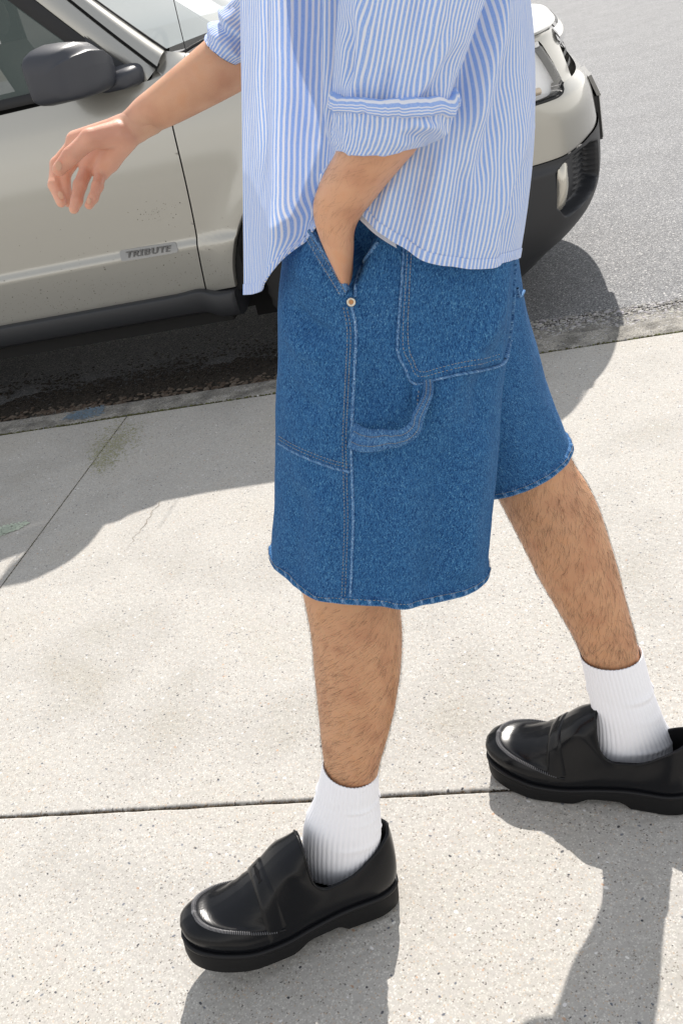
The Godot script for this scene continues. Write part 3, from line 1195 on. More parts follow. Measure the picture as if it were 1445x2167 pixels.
func bonnet_and_nose(car: Node3D) -> void:
	var b := MB.new()
	var rows := []
	for k in 49:
		var f := k / 48.0
		var row := PackedVector3Array()
		for j in 61:
			var g := j / 60.0
			var tip := nose(lerpf(0.30, PI - 0.30, g), 0.947, -0.002)
			var zr := lerpf(-3.506, 2 * CAR_MID + 3.506, g)
			var z := lerpf(zr, tip.z, pow(f, 1.6))
			var x := lerpf(-1.02, tip.x, f)
			var y := bonnet_y(minf(x, 0.12), z) + 0.012 * exp(-pow((absf(z - CAR_MID) - 0.55) / 0.06, 2)) * (1 - f)
			y = lerpf(y, tip.y, smoothstep(0.72, 1.0, f))
			row.append(Vector3(x, y, z))
		rows.append(row)
	b.grid(rows)
	# front edge turned down
	var turned := [rows[48], PackedVector3Array()]
	for p in rows[48]:
		turned[1].append(p + Vector3(-0.012, -0.012, 0))
	b.grid(turned)
	part("bonnet", b.mesh(), M.car_paint, car)
	# cowl, wiper, aerial
	b = MB.new()
	b.box(Vector3(-1.06, 1.085, CAR_MID), Vector3(0.12, 0.05, 1.5))
	part("cowl", b.mesh(false), M.black_rubber, car)
	b = MB.new()
	b.tube(pv3([zp(380, 116, -3.58), zp(408, 98, -3.62), zp(440, 80, -3.66), zp(500, 50, -3.75)]), 0.006, 6)
	part("wiper", b.mesh(), M.black_rubber, car)
	b = MB.new()
	var foot := zp(397, 121, -3.50)
	b.tube(pv3([foot, zp(382, 60, -3.515), zp(368, 0, -3.53), zp(350, -80, -3.55)]), 0.0016, 6)
	b.tube(pv3([foot + Vector3(0, -0.01, 0), foot + Vector3(0, 0.012, 0)]), 0.008, 8)
	part("aerial", b.mesh(), M.black_rubber, car)

	var zero := func(_a, _y): return 0.0
	var paint_low := func(a: float) -> float: return tab([[0.0, 0.548], [0.27, 0.558], [0.51, 0.560], [0.74, 0.572], [0.94, 0.584], [1.57, 0.592]], minf(a, PI - a))
	var paint_top := func(a: float) -> float: return tab([[0.0, 0.735], [0.36, 0.742], [0.6, 0.743], [0.71, 0.750], [0.80, 0.775], [1.57, 0.775]], minf(a, PI - a))
	# painted bumper
	b = MB.new()
	nose_patch(b, 0.0, PI, paint_low, func(a): return paint_top.call(a), 120, 26, zero)
	part("bumper", b.mesh(), M.car_paint, car)
	# lower bumper cladding with the lamp recess
	var recess := func(a: float, y: float) -> float:
		var q := minf(a, PI - a)
		var top := tab([[0.44, 0.515], [0.55, 0.537], [0.89, 0.556], [1.07, 0.54]], q)
		var low := tab([[0.44, 0.40], [0.56, 0.362], [0.73, 0.372], [0.95, 0.39], [1.07, 0.42]], q)
		var inside := smoothstep(0.435, 0.465, q) * smoothstep(1.10, 1.06, q) * smoothstep(low - 0.012, low + 0.008, y) * smoothstep(top + 0.006, top - 0.010, y)
		var rib := 0.010 * smoothstep(0.3, 0.9, sin(y * 330.0)) * smoothstep(0.80, 0.86, q) * inside
		return 0.006 - 0.058 * inside + rib
	b = MB.new()
	nose_patch(b, 0.0, PI, func(_a): return 0.13, func(a): return paint_low.call(a) - 0.002, 260, 80, recess)
	part("bumper_cladding", b.mesh(), M.car_cladding, car)
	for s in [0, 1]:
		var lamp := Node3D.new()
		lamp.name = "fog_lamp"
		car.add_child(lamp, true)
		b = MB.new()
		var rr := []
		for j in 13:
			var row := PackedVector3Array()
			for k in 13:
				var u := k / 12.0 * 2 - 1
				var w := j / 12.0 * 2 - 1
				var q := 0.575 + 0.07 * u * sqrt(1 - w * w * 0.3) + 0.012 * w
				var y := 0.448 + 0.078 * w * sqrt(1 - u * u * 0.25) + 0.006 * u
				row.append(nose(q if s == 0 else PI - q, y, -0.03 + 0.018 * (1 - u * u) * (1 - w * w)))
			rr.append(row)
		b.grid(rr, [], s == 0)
		part("lens", b.mesh(), M.fog_lens_beige, lamp)
	# headlamps
	for s in [0, 1]:
		var lamp := Node3D.new()
		lamp.name = "headlamp"
		car.add_child(lamp, true)
		var low := func(a): return tab([[0.0, 0.740], [0.36, 0.747], [0.6, 0.748], [0.71, 0.755], [0.80, 0.778]], a)
		var high := func(a): return tab([[0.0, 0.915], [0.5, 0.927], [0.64, 0.926], [0.712, 0.884], [0.772, 0.824], [0.80, 0.782]], a)
		var shape := func(out0: float, a0: float, a1: float) -> MB:
			var bb := MB.new()
			var rr := []
			for j in 17:
				var row := PackedVector3Array()
				for k in 25:
					var a := lerpf(a0, a1, k / 24.0)
					var y: float = lerpf(low.call(a), high.call(a), j / 16.0)
					var edge := 1.0 - pow(absf(j / 8.0 - 1), 6)
					row.append(nose(a if s == 0 else PI - a, y, out0 + 0.012 * edge))
				rr.append(row)
			bb.grid(rr, [], s == 0)
			return bb
		part("lens", shape.call(-0.006, 0.02, 0.80).mesh(), M.lamp_lens, lamp)
		part("back_plate", shape.call(-0.045, 0.02, 0.80).mesh(), M.lamp_bowl, lamp)
		b = MB.new()
		for q in [[0.30, 0.835, 0.055], [0.56, 0.84, 0.06]]:
			var c := nose(q[0] if s == 0 else PI - q[0], q[1], -0.045)
			var rr := []
			for j in 8:
				var row := PackedVector3Array()
				var f := j / 7.0
				for k in 25:
					var a := TAU * k / 24
					row.append(c + Vector3(-0.05 * (1 - f * f), sin(a) * q[2] * f, cos(a) * q[2] * f))
				rr.append(row)
			b.grid(rr)
		part("reflector", b.mesh(), M.chrome, lamp)
		b = MB.new()
		b.tube(pv3([nose(0.40 if s == 0 else PI - 0.40, 0.775, -0.035), nose(0.56 if s == 0 else PI - 0.56, 0.772, -0.035)]), 0.012, 8)
		part("turn_lamp", b.mesh(), M.lamp_amber, lamp)
		b = MB.new()
		var rim := PackedVector3Array()
		for k in 25:
			var a := lerpf(0.02, 0.80, k / 24.0)
			rim.append(nose(a if s == 0 else PI - a, low.call(a) - 0.002, 0.001))
		b.tube(rim, 0.004, 6)
		part("gasket", b.mesh(), M.black_rubber, lamp)
	# painted panel between lamp and grille, up to the bonnet edge
	for s in [0, 1]:
		b = MB.new()
		var rr := []
		for j in 19:
			var row := PackedVector3Array()
			for k in 17:
				var f := j / 18.0
				var y := lerpf(0.7755, 0.940, f)
				# inner edge of the lamp leans back as it rises
				var a0 := tab([[0.775, 0.803], [0.782, 0.803], [0.824, 0.776], [0.884, 0.716], [0.926, 0.645], [0.930, 0.5], [0.94, 0.02]], y)
				var a := lerpf(a0, 1.0, k / 16.0)
				row.append(nose(a if s == 0 else PI - a, y, 0.001))
			rr.append(row)
		b.grid(rr, [], s == 0)
		part("nose_panel", b.mesh(), M.car_paint, car)
	# grille: dark opening, chrome surround and bars
	b = MB.new()
	nose_patch(b, 0.99, PI - 0.99, func(_a): return 0.775, func(_a): return 0.95, 40, 4, func(_a, _y): return -0.05)
	part("grille_backing", b.mesh(), M.underbody, car)
	var grille := Node3D.new()
	grille.name = "grille"
	car.add_child(grille)
	for y in [0.80, 0.835, 0.87]:
		b = MB.new()
		nose_patch(b, 1.0, PI - 1.0, func(_a): return y, func(_a): return y + 0.012, 40, 2, func(_a, _y): return -0.01)
		part("bar", b.mesh(), M.car_cladding, grille)
	b = MB.new()
	nose_patch(b, 0.985, PI - 0.985, func(_a): return 0.885, func(_a): return 0.938, 50, 8, func(_a, y): return 0.004 + 0.010 * (1.0 - pow((y - 0.9115) / 0.0265, 2)))
	part("surround", b.mesh(), M.chrome, grille)
	# number plate on its holder
	b = MB.new()
	b.box(Vector3(0.347, 0.563, -4.15), Vector3(0.026, 0.16, 0.30), Basis(Vector3.BACK, 0.02))
	var plate := part("plate_holder", b.mesh(false), M.plate_holder, car)
	b = MB.new()
	b.box(Vector3(0.346, 0.680, -4.15), Vector3(0.014, 0.085, 0.30), Basis(Vector3.BACK, 0.36))
	part("bracket", b.mesh(false), M.silver_plastic, plate)
	b = MB.new()
	b.box(Vector3(0.363, 0.564, -4.15), Vector3(0.003, 0.15, 0.295), Basis(Vector3.BACK, 0.02))
	part("plate", b.mesh(false), M.plate_white, plate)

func mirror(car: Node3D, _door: Node3D) -> void:
	var root := Node3D.new()
	root.name = "door_mirror"
	car.add_child(root)
	# rounded housing: rings from the inner end to the outer end
	var b := MB.new()
	var rows := []
	var n := 40
	# [z, rear x, front x, low y, top y]
	var st := [[-3.385, -1.36, -1.27, 1.105, 1.140], [-3.378, -1.40, -1.25, 1.092, 1.165], [-3.355, -1.425, -1.242, 1.084, 1.205], [-3.31, -1.445, -1.247, 1.078, 1.243], [-3.25, -1.455, -1.270, 1.075, 1.254], [-3.20, -1.465, -1.305, 1.077, 1.248], [-3.172, -1.472, -1.338, 1.083, 1.236], [-3.158, -1.474, -1.362, 1.092, 1.222], [-3.152, -1.470, -1.39, 1.108, 1.20], [-3.150, -1.45, -1.41, 1.13, 1.18]]
	for s in st:
		var row := PackedVector3Array()
		for k in n + 1:
			var a := TAU * k / n
			var c := cos(a)
			var q := sin(a)
			var e := 0.34
			var x: float = (s[1] + s[2]) / 2 + signf(c) * pow(absf(c), e) * (s[2] - s[1]) / 2
			var y: float = (s[3] + s[4]) / 2 + signf(q) * pow(absf(q), e) * (s[4] - s[3]) / 2
			# the crown slopes forward and down
			if q > 0: y -= 0.055 * smoothstep(-0.2, 1.0, c) * q * clampf((s[4] - s[3]) / 0.17, 0, 1)
			row.append(Vector3(x, y, s[0]))
		rows.append(row)
	b.grid(rows, [], true)
	b.fan(rows[-1], true)
	b.fan(rows[0])
	part("housing", b.mesh(), M.mirror_shell, root)
	# base arm to the door
	b = MB.new()
	rows = []
	for s in [[-3.34, 0.052, 0.022, -1.262, 1.092], [-3.36, 0.062, 0.030, -1.25, 1.098], [-3.40, 0.068, 0.036, -1.238, 1.102], [-3.42, 0.068, 0.038, -1.238, 1.102]]:
		var row := PackedVector3Array()
		for k in 25:
			var a := TAU * k / 24
			row.append(Vector3(s[3] + signf(cos(a)) * pow(absf(cos(a)), 0.6) * s[1], s[4] + signf(sin(a)) * pow(absf(sin(a)), 0.6) * s[2], s[0]))
		rows.append(row)
	b.grid(rows)
	b.fan(rows[0], true)
	part("arm", b.mesh(), M.mirror_shell, root)
	b = MB.new()
	b.quad(Vector3(-1.462, 1.10, -3.34), Vector3(-1.480, 1.105, -3.18), Vector3(-1.480, 1.215, -3.18), Vector3(-1.462, 1.215, -3.34))
	part("mirror_glass", b.mesh(false), M.chrome, root)

func interior(car: Node3D) -> void:
	for s in [[-3.85, "front_seat"], [-4.70, "front_seat"]]:
		var seat := Node3D.new()
		seat.name = s[1]
		car.add_child(seat, true)
		var b := MB.new()
		var rows := []
		for k in 9:
			var f := k / 8.0
			var row := PackedVector3Array()
			for j in 25:
				var a := TAU * j / 24
				var c := Vector3(-2.0 - 0.22 * f, 0.72 + 0.58 * f, s[0])
				row.append(c + Vector3(cos(a) * 0.07 * (1 - 0.3 * f), 0, signf(sin(a)) * pow(absf(sin(a)), 0.7) * 0.24 * (1 - 0.2 * f)))
			rows.append(row)
		b.grid(rows)
		b.fan(rows[-1], true)
		part("seat_back", b.mesh(), M.seat_cloth, seat)
		b = MB.new()
		b.box(Vector3(-1.75, 0.68, s[0]), Vector3(0.52, 0.16, 0.5))
		part("seat_cushion", b.mesh(false), M.seat_cloth, seat)
		b = MB.new()
		var hr := []
		for k in 7:
			var row := PackedVector3Array()
			for j in 17:
				var a := TAU * j / 16
				var r := sin(PI * (k + 0.4) / 6.8)
				row.append(Vector3(-2.24 + cos(a) * 0.05 * r, 1.42 - cos(PI * k / 6.0) * 0.09, s[0] + sin(a) * 0.13 * r))
			hr.append(row)
		b.grid(hr)
		part("headrest", b.mesh(), M.seat_cloth, seat)
	var b := MB.new()
	var rows := []
	for p in [[-1.0, 1.08], [-1.2, 1.10], [-1.38, 1.08], [-1.44, 1.0], [-1.44, 0.7]]:
		rows.append(pv3([Vector3(p[0], p[1], -3.44), Vector3(p[0], p[1] + 0.02, CAR_MID), Vector3(p[0], p[1], 2 * CAR_MID + 3.44)]))
	b.grid(rows)
	part("dashboard", b.mesh(), M.dash_plastic, car)
	b = MB.new()
	var ring := PackedVector3Array()
	for k in 33:
		var a := TAU * k / 32
		ring.append(Vector3(-1.55 + sin(a) * 0.08, 1.03 + sin(a) * 0.17, -4.66 + cos(a) * 0.185))
	b.tube(ring, 0.014, 8, false)
	b.box(Vector3(-1.54, 1.03, -4.66), Vector3(0.05, 0.1, 0.3))
	part("steering_wheel", b.mesh(), M.dash_plastic, car)
	b = MB.new()
	b.quad(Vector3(-2.3, 0.42, -3.47), Vector3(-1.1, 0.42, -3.47), Vector3(-1.1, 1.05, -3.47), Vector3(-2.3, 1.05, -3.47))
	b.quad(Vector3(-3.7, 0.42, 2 * CAR_MID + 3.47), Vector3(-1.1, 0.42, 2 * CAR_MID + 3.47), Vector3(-1.1, 1.05, 2 * CAR_MID + 3.47), Vector3(-3.7, 1.05, 2 * CAR_MID + 3.47))
	b.quad(Vector3(-3.8, 0.42, -3.5), Vector3(-1.1, 0.42, -3.5), Vector3(-1.1, 0.42, -5.0), Vector3(-3.8, 0.42, -5.0))
	part("door_lining", b.mesh(false), M.dash_plastic, car)
	b = MB.new()
	b.box(Vector3(-2.32, 1.33, -3.57), Vector3(0.10, 0.55, 0.02))
	part("pillar_lining", b.mesh(false), M.trim_light, car)
	b = MB.new()
	b.box(Vector3(-2.75, 0.95, CAR_MID), Vector3(0.25, 0.7, 1.4))
	part("rear_bench", b.mesh(false), M.seat_cloth, car)
	b = MB.new()
	b.quad(Vector3(-1.75, 1.625, -3.6), Vector3(-3.7, 1.625, -3.6), Vector3(-3.7, 1.625, -4.94), Vector3(-1.75, 1.625, -4.94))
	part("headliner", b.mesh(false), M.trim_light, car)
	b = MB.new()
	b.tube(pv3([Vector3(-2.3, 1.5, -3.54), Vector3(-2.2, 1.15, -3.5), Vector3(-2.05, 0.75, -3.52)]), 0.02, 6)
	part("seat_belt", b.mesh(), M.seat_cloth, car)

# ---------- the walking man ----------
# tube whose left and right outlines are seen at given places, at depth zc, with half depth b
func sil_tube(L: Array, R: Array, zc: Array, b: Array, n: int, nu: int, expo := 2.0, a0 := 0.0) -> Dictionary:
	var l := cr(L.map(func(p): return Vector2(p[0], p[1])), n)
	var r := cr(R.map(func(p): return Vector2(p[0], p[1])), n)
	var z := cr(zc, n)
	var bb := cr(b, n)
	var rows := []
	var uvs := []
	var along := 0.0
	var last := Vector3.ZERO
	for j in n:
		var pl := zp(l[j].x, l[j].y, z[j])
		var pr := zp(r[j].x, r[j].y, z[j])
		var c := (pl + pr) / 2
		var ax := (pr - pl) / 2
		if j > 0:
			along += c.distance_to(last)
		last = c
		var row := PackedVector3Array()
		var uv := PackedVector2Array()
		var round := 0.0
		for k in nu + 1:
			var a := TAU * k / nu + a0
			var ca := cos(a)
			var sa := sin(a)
			var p: Vector3 = c + ax * signf(ca) * pow(absf(ca), 2.0 / expo) + Vector3(0, 0, bb[j]) * signf(sa) * pow(absf(sa), 2.0 / expo)
			if k > 0:
				round += p.distance_to(row[k - 1])
			row.append(p)
			uv.append(Vector2(round, along))
		rows.append(row)
		uvs.append(uv)
	# measure across from the near middle so that stripes and threads run straight down
	var mid := nu / 4
	for j in n:
		var o: float = uvs[j][mid].x
		for k in nu + 1:
			uvs[j][k].x -= o
	return {rows = rows, uvs = uvs}

func tube_mesh(b: MB, t: Dictionary, caps := true) -> void:
	b.grid(t.rows, t.uvs, true)
	if caps:
		b.fan(t.rows[0], false)
		b.fan(t.rows[-1], true)

# surface nets of round-ended tapering bones, joined smoothly
func bones(b: MB, list: Array, cell: float, blend: float) -> void:
	var lo := Vector3.ONE * 1e9
	var hi := -lo
	for q in list:
		for e in 2:
			lo = lo.min(q[e] - Vector3.ONE * (q[2 + e] + cell * 2))
			hi = hi.max(q[e] + Vector3.ONE * (q[2 + e] + cell * 2))
	var n := Vector3i(((hi - lo) / cell).ceil()) + Vector3i.ONE
	var field := PackedFloat32Array()
	field.resize(n.x * n.y * n.z)
	field.fill(1.0)
	var reach := blend + cell * 2
	for q in list:
		var a: Vector3 = q[0]
		var ab: Vector3 = q[1] - a
		var l2 := maxf(ab.length_squared(), 1e-9)
		var r := maxf(q[2], q[3]) + reach
		var p0 := Vector3i(((q[0].min(q[1]) - Vector3.ONE * r - lo) / cell).floor()).clamp(Vector3i.ZERO, n - Vector3i.ONE)
		var p1 := Vector3i(((q[0].max(q[1]) + Vector3.ONE * r - lo) / cell).ceil()).clamp(Vector3i.ZERO, n - Vector3i.ONE)
		var sq: Vector3 = q[4] if q.size() > 4 else Vector3.ONE
		for z in range(p0.z, p1.z + 1):
			for y in range(p0.y, p1.y + 1):
				var row := (z * n.y + y) * n.x
				for x in range(p0.x, p1.x + 1):
					var p := lo + Vector3(x, y, z) * cell
					var f := clampf((p - a).dot(ab) / l2, 0.0, 1.0)
					var d := ((p - a - ab * f) * sq).length() - lerpf(q[2], q[3], f)
					if d > reach: continue
					var o := field[row + x]
					var h := maxf(blend - absf(o - d), 0.0) / blend
					field[row + x] = minf(o, d) - h * h * blend * 0.25
	var ids := PackedInt32Array()
	ids.resize(field.size())
	ids.fill(-1)
	var steps := [0, 1, n.x, n.x + 1, n.x * n.y, n.x * n.y + 1, n.x * n.y + n.x, n.x * n.y + n.x + 1]
	var corner := []
	for k in 8:
		corner.append(Vector3(k & 1, (k >> 1) & 1, k >> 2))
	var edges := [[0, 1], [2, 3], [4, 5], [6, 7], [0, 2], [1, 3], [4, 6], [5, 7], [0, 4], [1, 5], [2, 6], [3, 7]]
	for z in n.z - 1:
		for y in n.y - 1:
			for x in n.x - 1:
				var at := (z * n.y + y) * n.x + x
				var f0 := field[at]
				if f0 > 0.9: continue
				var inside := 0
				for k in 8:
					if field[at + steps[k]] < 0: inside += 1
				if inside == 0 or inside == 8: continue
				var sum := Vector3.ZERO
				var cnt := 0
				for e in edges:
					var fa := field[at + steps[e[0]]]
					var fb := field[at + steps[e[1]]]
					if (fa < 0) != (fb < 0):
						sum += corner[e[0]].lerp(corner[e[1]], fa / (fa - fb))
						cnt += 1
				ids[at] = b.v.size()
				var p: Vector3 = lo + (Vector3(x, y, z) + sum / cnt) * cell
				b.v.append(p)
				b.t.append(Vector2(p.x + p.z * 0.5, p.y))
	var dirs := [[1, n.x, n.x * n.y], [n.x, n.x * n.y, 1], [n.x * n.y, 1, n.x]]
	for z in range(1, n.z - 1):
		for y in range(1, n.y - 1):
			for x in range(1, n.x - 1):
				var at := (z * n.y + y) * n.x + x
				var f0 := field[at]
				if f0 > 0.9: continue
				for d in dirs:
					var f1 := field[at + d[0]]
					if (f0 < 0) == (f1 < 0): continue
					var q := [ids[at], ids[at - d[1]], ids[at - d[1] - d[2]], ids[at - d[2]]]
					if q[0] < 0 or q[1] < 0 or q[2] < 0 or q[3] < 0: continue
					if f0 < 0:
						b.i.append_array([q[0], q[1], q[2], q[0], q[2], q[3]])
					else:
						b.i.append_array([q[0], q[2], q[1], q[0], q[3], q[2]])

func body_materials() -> void:
	var s := mat("skin", Color(0.655, 0.385, 0.255), 0.46)
	s.subsurf_scatter_enabled = true
	s.subsurf_scatter_strength = 0.12
	s.uv1_scale = Vector3(4, 4, 4)
	s.albedo_texture = ntex(0.008, 512, 41, [[0.0, Color(0.93, 0.89, 0.88)], [0.4, Color(0.98, 0.965, 0.96)], [0.7, Color(1, 1, 1)], [1.0, Color(1, 0.98, 0.95)]], 4)
	s.vertex_color_use_as_albedo = true
	s.heightmap_enabled = true
	s.heightmap_texture = ntex(0.3, 512, 42, [], 2)
	s.heightmap_scale = 0.02
	mat("hair", Color(0.035, 0.02, 0.012), 0.5)
	var k := mat("sock_knit", Color(0.86, 0.86, 0.90), 0.95)
	k.rim_enabled = true
	k.rim = 0.3
	var l := mat("black_leather", Color(0.004, 0.0045, 0.006), 0.23)
	l.metallic_specular = 0.36
	l.heightmap_enabled = true
	l.uv1_scale = Vector3(8, 8, 8)
	l.heightmap_texture = ntex(0.05, 512, 44, [], 5)
	l.heightmap_scale = 0.006
	mat("black_lining", Color(0.012, 0.012, 0.013), 0.9).metallic_specular = 0.15
	mat("sole_rubber", Color(0.007, 0.007, 0.0075), 0.6).metallic_specular = 0.32
	mat("welt_rubber", Color(0.006, 0.006, 0.007), 0.42).metallic_specular = 0.36
	mat("shoe_thread", Color(0.16, 0.16, 0.17), 0.5)  # lightened: the highlight along the toe seam is put into the colour

func leg_front() -> Dictionary:
	return sil_tube([[700, 560], [668, 760], [640, 960], [628, 1120], [634, 1210], [650, 1285], [661, 1350], [666, 1410], [673, 1480], [681, 1560], [688, 1620], [686, 1680], [672, 1740]],
		[[1000, 600], [960, 780], [905, 980], [868, 1130], [850, 1220], [847, 1285], [851, 1350], [848, 1415], [837, 1490], [820, 1560], [803, 1620], [796, 1680], [800, 1740]],
		[-1.14, -1.12, -1.09, -1.065, -1.055, -1.045, -1.035, -1.025, -1.01, -0.99, -0.975, -0.97, -0.965],
		[0.085, 0.08, 0.07, 0.062, 0.058, 0.056, 0.058, 0.058, 0.053, 0.045, 0.038, 0.036, 0.036], 130, 64)

func leg_back() -> Dictionary:
	return sil_tube([[820, 560], [880, 700], [950, 850], [1010, 960], [1052, 1045], [1082, 1105], [1108, 1155], [1141, 1222], [1180, 1290], [1208, 1340], [1230, 1388], [1243, 1440], [1252, 1500]],
		[[1080, 560], [1110, 690], [1150, 820], [1185, 910], [1215, 985], [1243, 1030], [1268, 1082], [1292, 1155], [1311, 1222], [1330, 1298], [1344, 1350], [1353, 1390], [1370, 1450]],
		[-1.25, -1.24, -1.23, -1.225, -1.22, -1.215, -1.21, -1.205, -1.195, -1.19, -1.185, -1.18, -1.175],
		[0.085, 0.08, 0.07, 0.062, 0.057, 0.056, 0.057, 0.056, 0.048, 0.041, 0.037, 0.036, 0.036], 130, 64)

func build_body(man: Node3D) -> void:
	var b := MB.new()
	var lf := leg_front()
	var lb := leg_back()
	# muscle and bone under the skin
	for leg in [lf, lb]:
		for j in leg.rows.size():
			var slim := 0.16 * smoothstep(0.90, 0.95, j / 130.0)
			var row: PackedVector3Array = leg.rows[j]
			var c := (row[0] + row[32]) / 2
			for k in row.size():
				var d := (row[k] - c)
				row[k] += d.normalized() * (noise.get_noise_3d(row[k].x * 600, row[k].y * 300, row[k].z * 600) * 0.0018) - d * slim
			leg.rows[j] = row
		tube_mesh(b, leg)
	# near forearm, going into the pocket
	var arm := near_forearm()
	tube_mesh(b, arm)
	# far forearm
	var far := sil_tube([[560, -30], [500, 28], [438, 81], [365, 144], [318, 184], [290, 207], [264, 234], [240, 252]], [[640, 90], [575, 155], [511, 193], [436, 232], [375, 262], [340, 277], [312, 293], [296, 304]],
		[-1.345, -1.335, -1.325, -1.315, -1.31, -1.305, -1.30, -1.295], [0.045, 0.044, 0.041, 0.035, 0.030, 0.026, 0.022, 0.018], 60, 40)
	tube_mesh(b, far)
	hand(b)
	# trunk, neck and head
	var hip := Vector3(-0.12, 0.98, -1.19)
	var chest := Vector3(-0.105, 1.32, -1.19)
	var neck := Vector3(-0.10, 1.50, -1.19)
	bones(b, [[hip + Vector3(0, 0, -0.05), hip + Vector3(0, 0, 0.05), 0.075, 0.075], [hip, chest, 0.075, 0.085], [chest + Vector3(0, 0.06, -0.13), chest + Vector3(0, 0.06, 0.13), 0.06, 0.06], [chest, neck, 0.085, 0.055], [neck, neck + Vector3(-0.01, 0.07, 0), 0.055, 0.055],
		[chest + Vector3(0.0, 0.05, -0.17), zp(590, 30, -1.34), 0.05, 0.042], [chest + Vector3(0.0, 0.05, 0.17), zp(850, 180, -0.985), 0.036, 0.034]], 0.016, 0.04)
	head(b, neck + Vector3(-0.02, 0.16, 0))
	for k in b.t.size():
		if b.t[k] == Vector2.ZERO: b.t[k] = Vector2(b.v[k].x, b.v[k].y)
	# hands and forearms are rosier, legs more tanned
	b.col.resize(b.v.size())
	for k in b.v.size():
		var p := b.v[k]
		var tan_ := Color(0.83, 0.76, 0.62).lerp(Color(0.94, 0.88, 0.80), smoothstep(0.7, 1.0, p.y))
		b.col[k] = tan_.lerp(Color(1.0, 0.90, 0.93), smoothstep(-0.42, -0.50, p.x) * smoothstep(0.9, 1.0, p.y))
	var body := part("body", b.mesh(), M.skin, man)
	# nails
	mat("nail", Color(0.60, 0.345, 0.235), 0.3)
	for q in [[125, 351, -1.2335, 126, 360, 1.0], [129, 413, -1.2555, 134, 428, 0.85], [189, 425, -1.2352, 187, 435, 0.7]]:
		var at := zp(q[0], q[1], q[2])
		var fwd := (zp(q[3], q[4], q[2]) - at).normalized()
		var out := (EYE - at).normalized()
		out = (out - fwd * out.dot(fwd)).normalized()
		var nb := MB.new()
		var nr := []
		for j in 6:
			var row := PackedVector3Array()
			for k in 17:
				var a := TAU * k / 16
				var r := sin(PI * 0.5 * j / 5.0)
				row.append(at + (fwd * cos(a) * 0.0062 + out.cross(fwd) * sin(a) * 0.0042) * r * q[5] + out * 0.0008 * cos(PI * 0.5 * j / 5.0))
			nr.append(row)
		nb.grid(nr)
		part("nail", nb.mesh(), M.nail, body)
	var hm := MB.new()
	var hc := neck + Vector3(-0.005, 0.205, 0)
	bones(hm, [[hc + Vector3(-0.05, 0.0, 0), hc + Vector3(0.035, -0.02, 0), 0.083, 0.09], [hc + Vector3(0.04, -0.02, 0), hc + Vector3(0.05, -0.09, 0), 0.07, 0.045]], 0.008, 0.02)
	for k in hm.v.size():
		var w := hm.v[k]
		hm.v[k] += (w - hc).normalized() * noise.get_noise_3d(w.x * 3000, w.y * 1500, w.z * 3000) * 0.008
	part("hair", hm.mesh(), M.hair, body)
	hairs(body, lf, 0.36, 0.86, 4300, 71, 0.78, 1.0)
	hairs(body, lb, 0.30, 0.86, 4000, 72, 0.95, 0.45)
	hairs(body, arm, 0.1, 0.72, 700, 73, 0.45, 0.3)

func near_forearm() -> Dictionary:
	return sil_tube([[735, 265], [722, 300], [706, 330], [685, 368], [669, 408], [663, 440], [670, 480], [690, 530], [716, 580], [740, 625]],
		[[900, 265], [885, 310], [856, 345], [822, 385], [790, 425], [764, 458], [750, 490], [748, 530], [746, 580], [756, 640]],
		[-0.985, -0.99, -0.995, -1.0, -1.005, -1.01, -1.015, -1.025, -1.045, -1.07], [0.046, 0.045, 0.042, 0.038, 0.033, 0.029, 0.027, 0.027, 0.028, 0.028], 70, 48)

func head(b: MB, c: Vector3) -> void:
	# faces -x; eyes at half the height
	bones(b, [[c + Vector3(0.03, 0.02, 0), c + Vector3(-0.03, 0.02, 0), 0.082, 0.076], [c + Vector3(-0.03, -0.03, 0), c + Vector3(-0.045, -0.075, 0), 0.06, 0.036], [c + Vector3(-0.02, -0.07, 0.035), c + Vector3(0.02, -0.04, 0.05), 0.03, 0.03], [c + Vector3(-0.02, -0.07, -0.035), c + Vector3(0.02, -0.04, -0.05), 0.03, 0.03],
		[c + Vector3(-0.098, 0.005, 0), c + Vector3(-0.122, -0.03, 0), 0.009, 0.013], [c + Vector3(-0.088, -0.055, 0.016), c + Vector3(-0.088, -0.055, -0.016), 0.012, 0.012], [c + Vector3(-0.095, 0.022, 0.033), c + Vector3(-0.09, 0.022, 0.05), 0.009, 0.007], [c + Vector3(-0.095, 0.022, -0.033), c + Vector3(-0.09, 0.022, -0.05), 0.009, 0.007],
		[c + Vector3(0.01, 0.02, 0.08), c + Vector3(0.005, -0.025, 0.08), 0.016, 0.01], [c + Vector3(0.01, 0.02, -0.08), c + Vector3(0.005, -0.025, -0.08), 0.016, 0.01], [c + Vector3(0.02, -0.04, 0), c + Vector3(0.02, -0.12, 0), 0.055, 0.055]], 0.008, 0.018)

